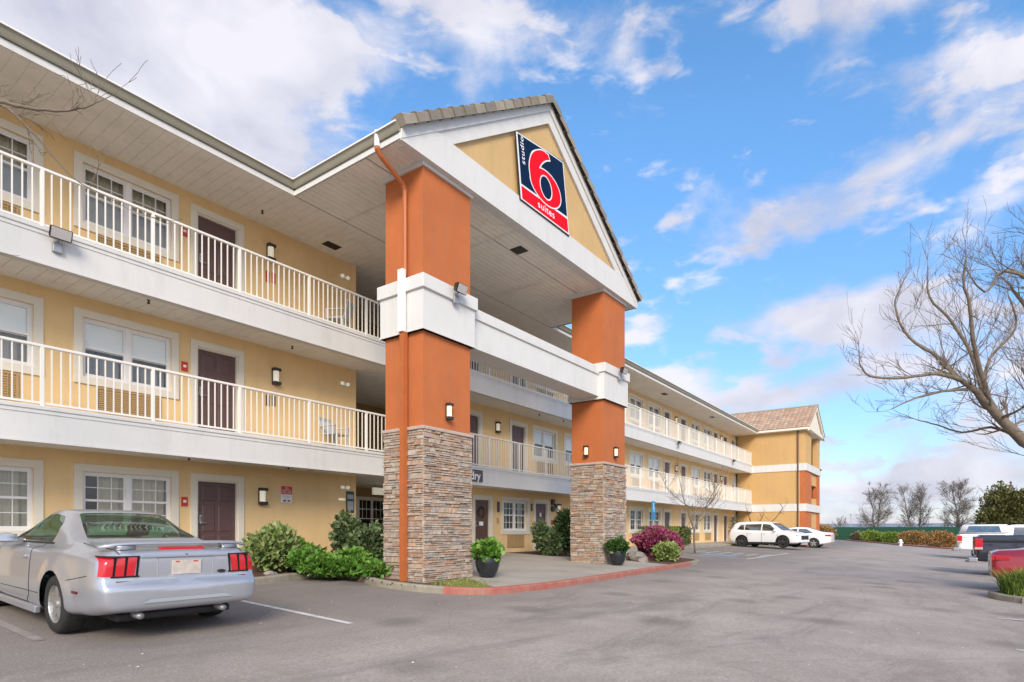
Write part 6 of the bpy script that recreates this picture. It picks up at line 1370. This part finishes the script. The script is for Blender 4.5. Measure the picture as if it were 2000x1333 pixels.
limb_tree('small_bare_tree', 'small multi stemmed bare tree in front of the far balconies', base, [
    ([base, (28.2, 9.7, 1.2), (28.6, 9.4, 2.1), (29.2, 9.1, 3.0)], .055, .02), ([(28.2, 9.7, 1.1), (28.0, 9.9, 1.9), (28.3, 10.3, 2.8), (28.2, 10.4, 3.5)], .035, .012),
    ([(28.5, 9.5, 1.9), (28.9, 9.0, 2.7), (29.6, 8.9, 3.3)], .028, .01), ([(28.3, 9.9, 2.2), (27.4, 10.4, 2.8), (27.0, 10.6, 3.2)], .025, .008), ([(28.4, 9.5, 1.6), (29.2, 9.2, 2.2), (29.9, 9.1, 2.7)], .025, .008)], 61, MT['bark'], MT['bark'], 4, .005, (.22, .45), 2.6)
base = (44.0, 10.9, gz(10.9)); limb_tree('small_bare_tree', 'dark bare shrubby tree beside the stair tower wall', base, [([base, (44, 10.9, 1.0), (44.4, 10.4, 2.2)], .06, .02), ([(44, 10.9, .8), (43.7, 11, 1.6), (43.2, 11.2, 2.6)], .05, .015), ([(44, 10.9, 1.0), (44.9, 9.9, 1.8), (45.6, 9.3, 2.8)], .04, .015)], 62, MT['barkdark'], MT['barkdark'], 3, .006, (.16, .3), 2.0)
# --- big bare tree at the right edge; its trunk stands on the island outside the picture
D = 13.
def T(px, py, dd=0.): return PW3(px, py, D + dd)
tb = T(2343, 1037, -.7); base = (tb[0], tb[1], -.31)
L_ = [([base, T(2262, 975, -.5), T(2140, 940, -.2), T(2000, 862), T(1935, 800, -.1), (T(1880, 745, -.2))], .20, .055),
      ([T(1880, 745, -.2), T(1830, 730, -.3), T(1770, 738, -.5), T(1700, 735, -.6), T(1678, 705, -.6)], .05, .012),
      ([T(1875, 742, -.2), T(1835, 700, 0), T(1775, 660, .2), T(1748, 600, .3), T(1760, 560, .3)], .045, .012),
      ([T(1925, 790, -.1), T(1900, 700, .2), T(1860, 630, .4), T(1815, 580, .5), T(1812, 520, .6)], .05, .012),
      ([T(1940, 805, -.1), T(1905, 690, -.3), T(1895, 600, -.5), T(1882, 555, -.6), T(1885, 510, -.7)], .055, .012),
      ([T(1990, 855, 0), T(1935, 835, .4), T(1880, 845, .7), T(1830, 830, 1.0), T(1790, 820, 1.0)], .035, .01),
      ([T(1895, 760, -.1), T(1840, 765, -.5), T(1790, 778, -.8), T(1740, 800, -1.0)], .035, .008),
      ([T(1965, 830, 0), T(1925, 760, .5), T(1935, 700, .8), T(1985, 640, 1.0), T(1970, 580, 1.1)], .05, .015),
      ([T(2140, 940, -.2), T(2090, 800, .6), T(2050, 650, .8), T(1995, 590, .7), T(1965, 550, .6)], .10, .02),
      ([T(2050, 650, .8), T(2020, 560, .4), T(1960, 530, .1), T(1925, 570, 0), T(1895, 540, -.2)], .05, .012),
      ([T(2090, 800, .6), T(2110, 640, 1), T(2080, 520, 1.1), T(2030, 470, 1.0)], .10, .02), ([T(2085, 560, 1), T(2010, 540, .5), T(1970, 525, .2)], .04, .015),
      ([T(2262, 975, -.5), T(2270, 820, .4), T(2320, 680, 1.6), T(2360, 560, 2)], .13, .03), ([T(2140, 940, -.2), T(2060, 900, -.8), T(2010, 760, -1.3), T(2040, 640, -1.5)], .07, .02)]
limb_tree('large_bare_tree', 'large bare spreading tree leaning in from the right edge', base, L_, 71, MT['bark'], MT['bark'], 4, .0032, (.18, .40), 3.6, kids=(3, 4), up=.05)
# --- bare tree left of the picture whose branch tips reach over the balconies
D = 6.4; tb = T(-330, 1037); base = (tb[0], tb[1], gz(tb[1]) + .0)
L_ = [([base, T(-320, 700), T(-250, 420), T(-160, 250, -.1)], .14, .05), ([T(-160, 250, -.1), T(-60, 180, -.1), T(0, 198, -.1), T(60, 212, -.1), T(120, 216, -.1), T(165, 210, -.1), T(195, 198, 0)], .028, .006),
      ([T(-90, 190, -.1), T(0, 205, .2), T(60, 255, .3), T(140, 345, .4), T(210, 385, .5)], .018, .004), ([T(-250, 420, 0), T(-300, 200, .4), T(-280, -60, .8)], .08, .03), ([T(-200, 330, 0), T(-420, 150, -.6), T(-560, -50, -1)], .07, .02)]
limb_tree('overhanging_bare_tree', 'bare tree outside the left edge whose twigs hang before the top balcony', base, L_, 73, MT['bark'], MT['barkdark'], 4, .0028, (.10, .26), 3.0, kids=(1, 3), up=.03)
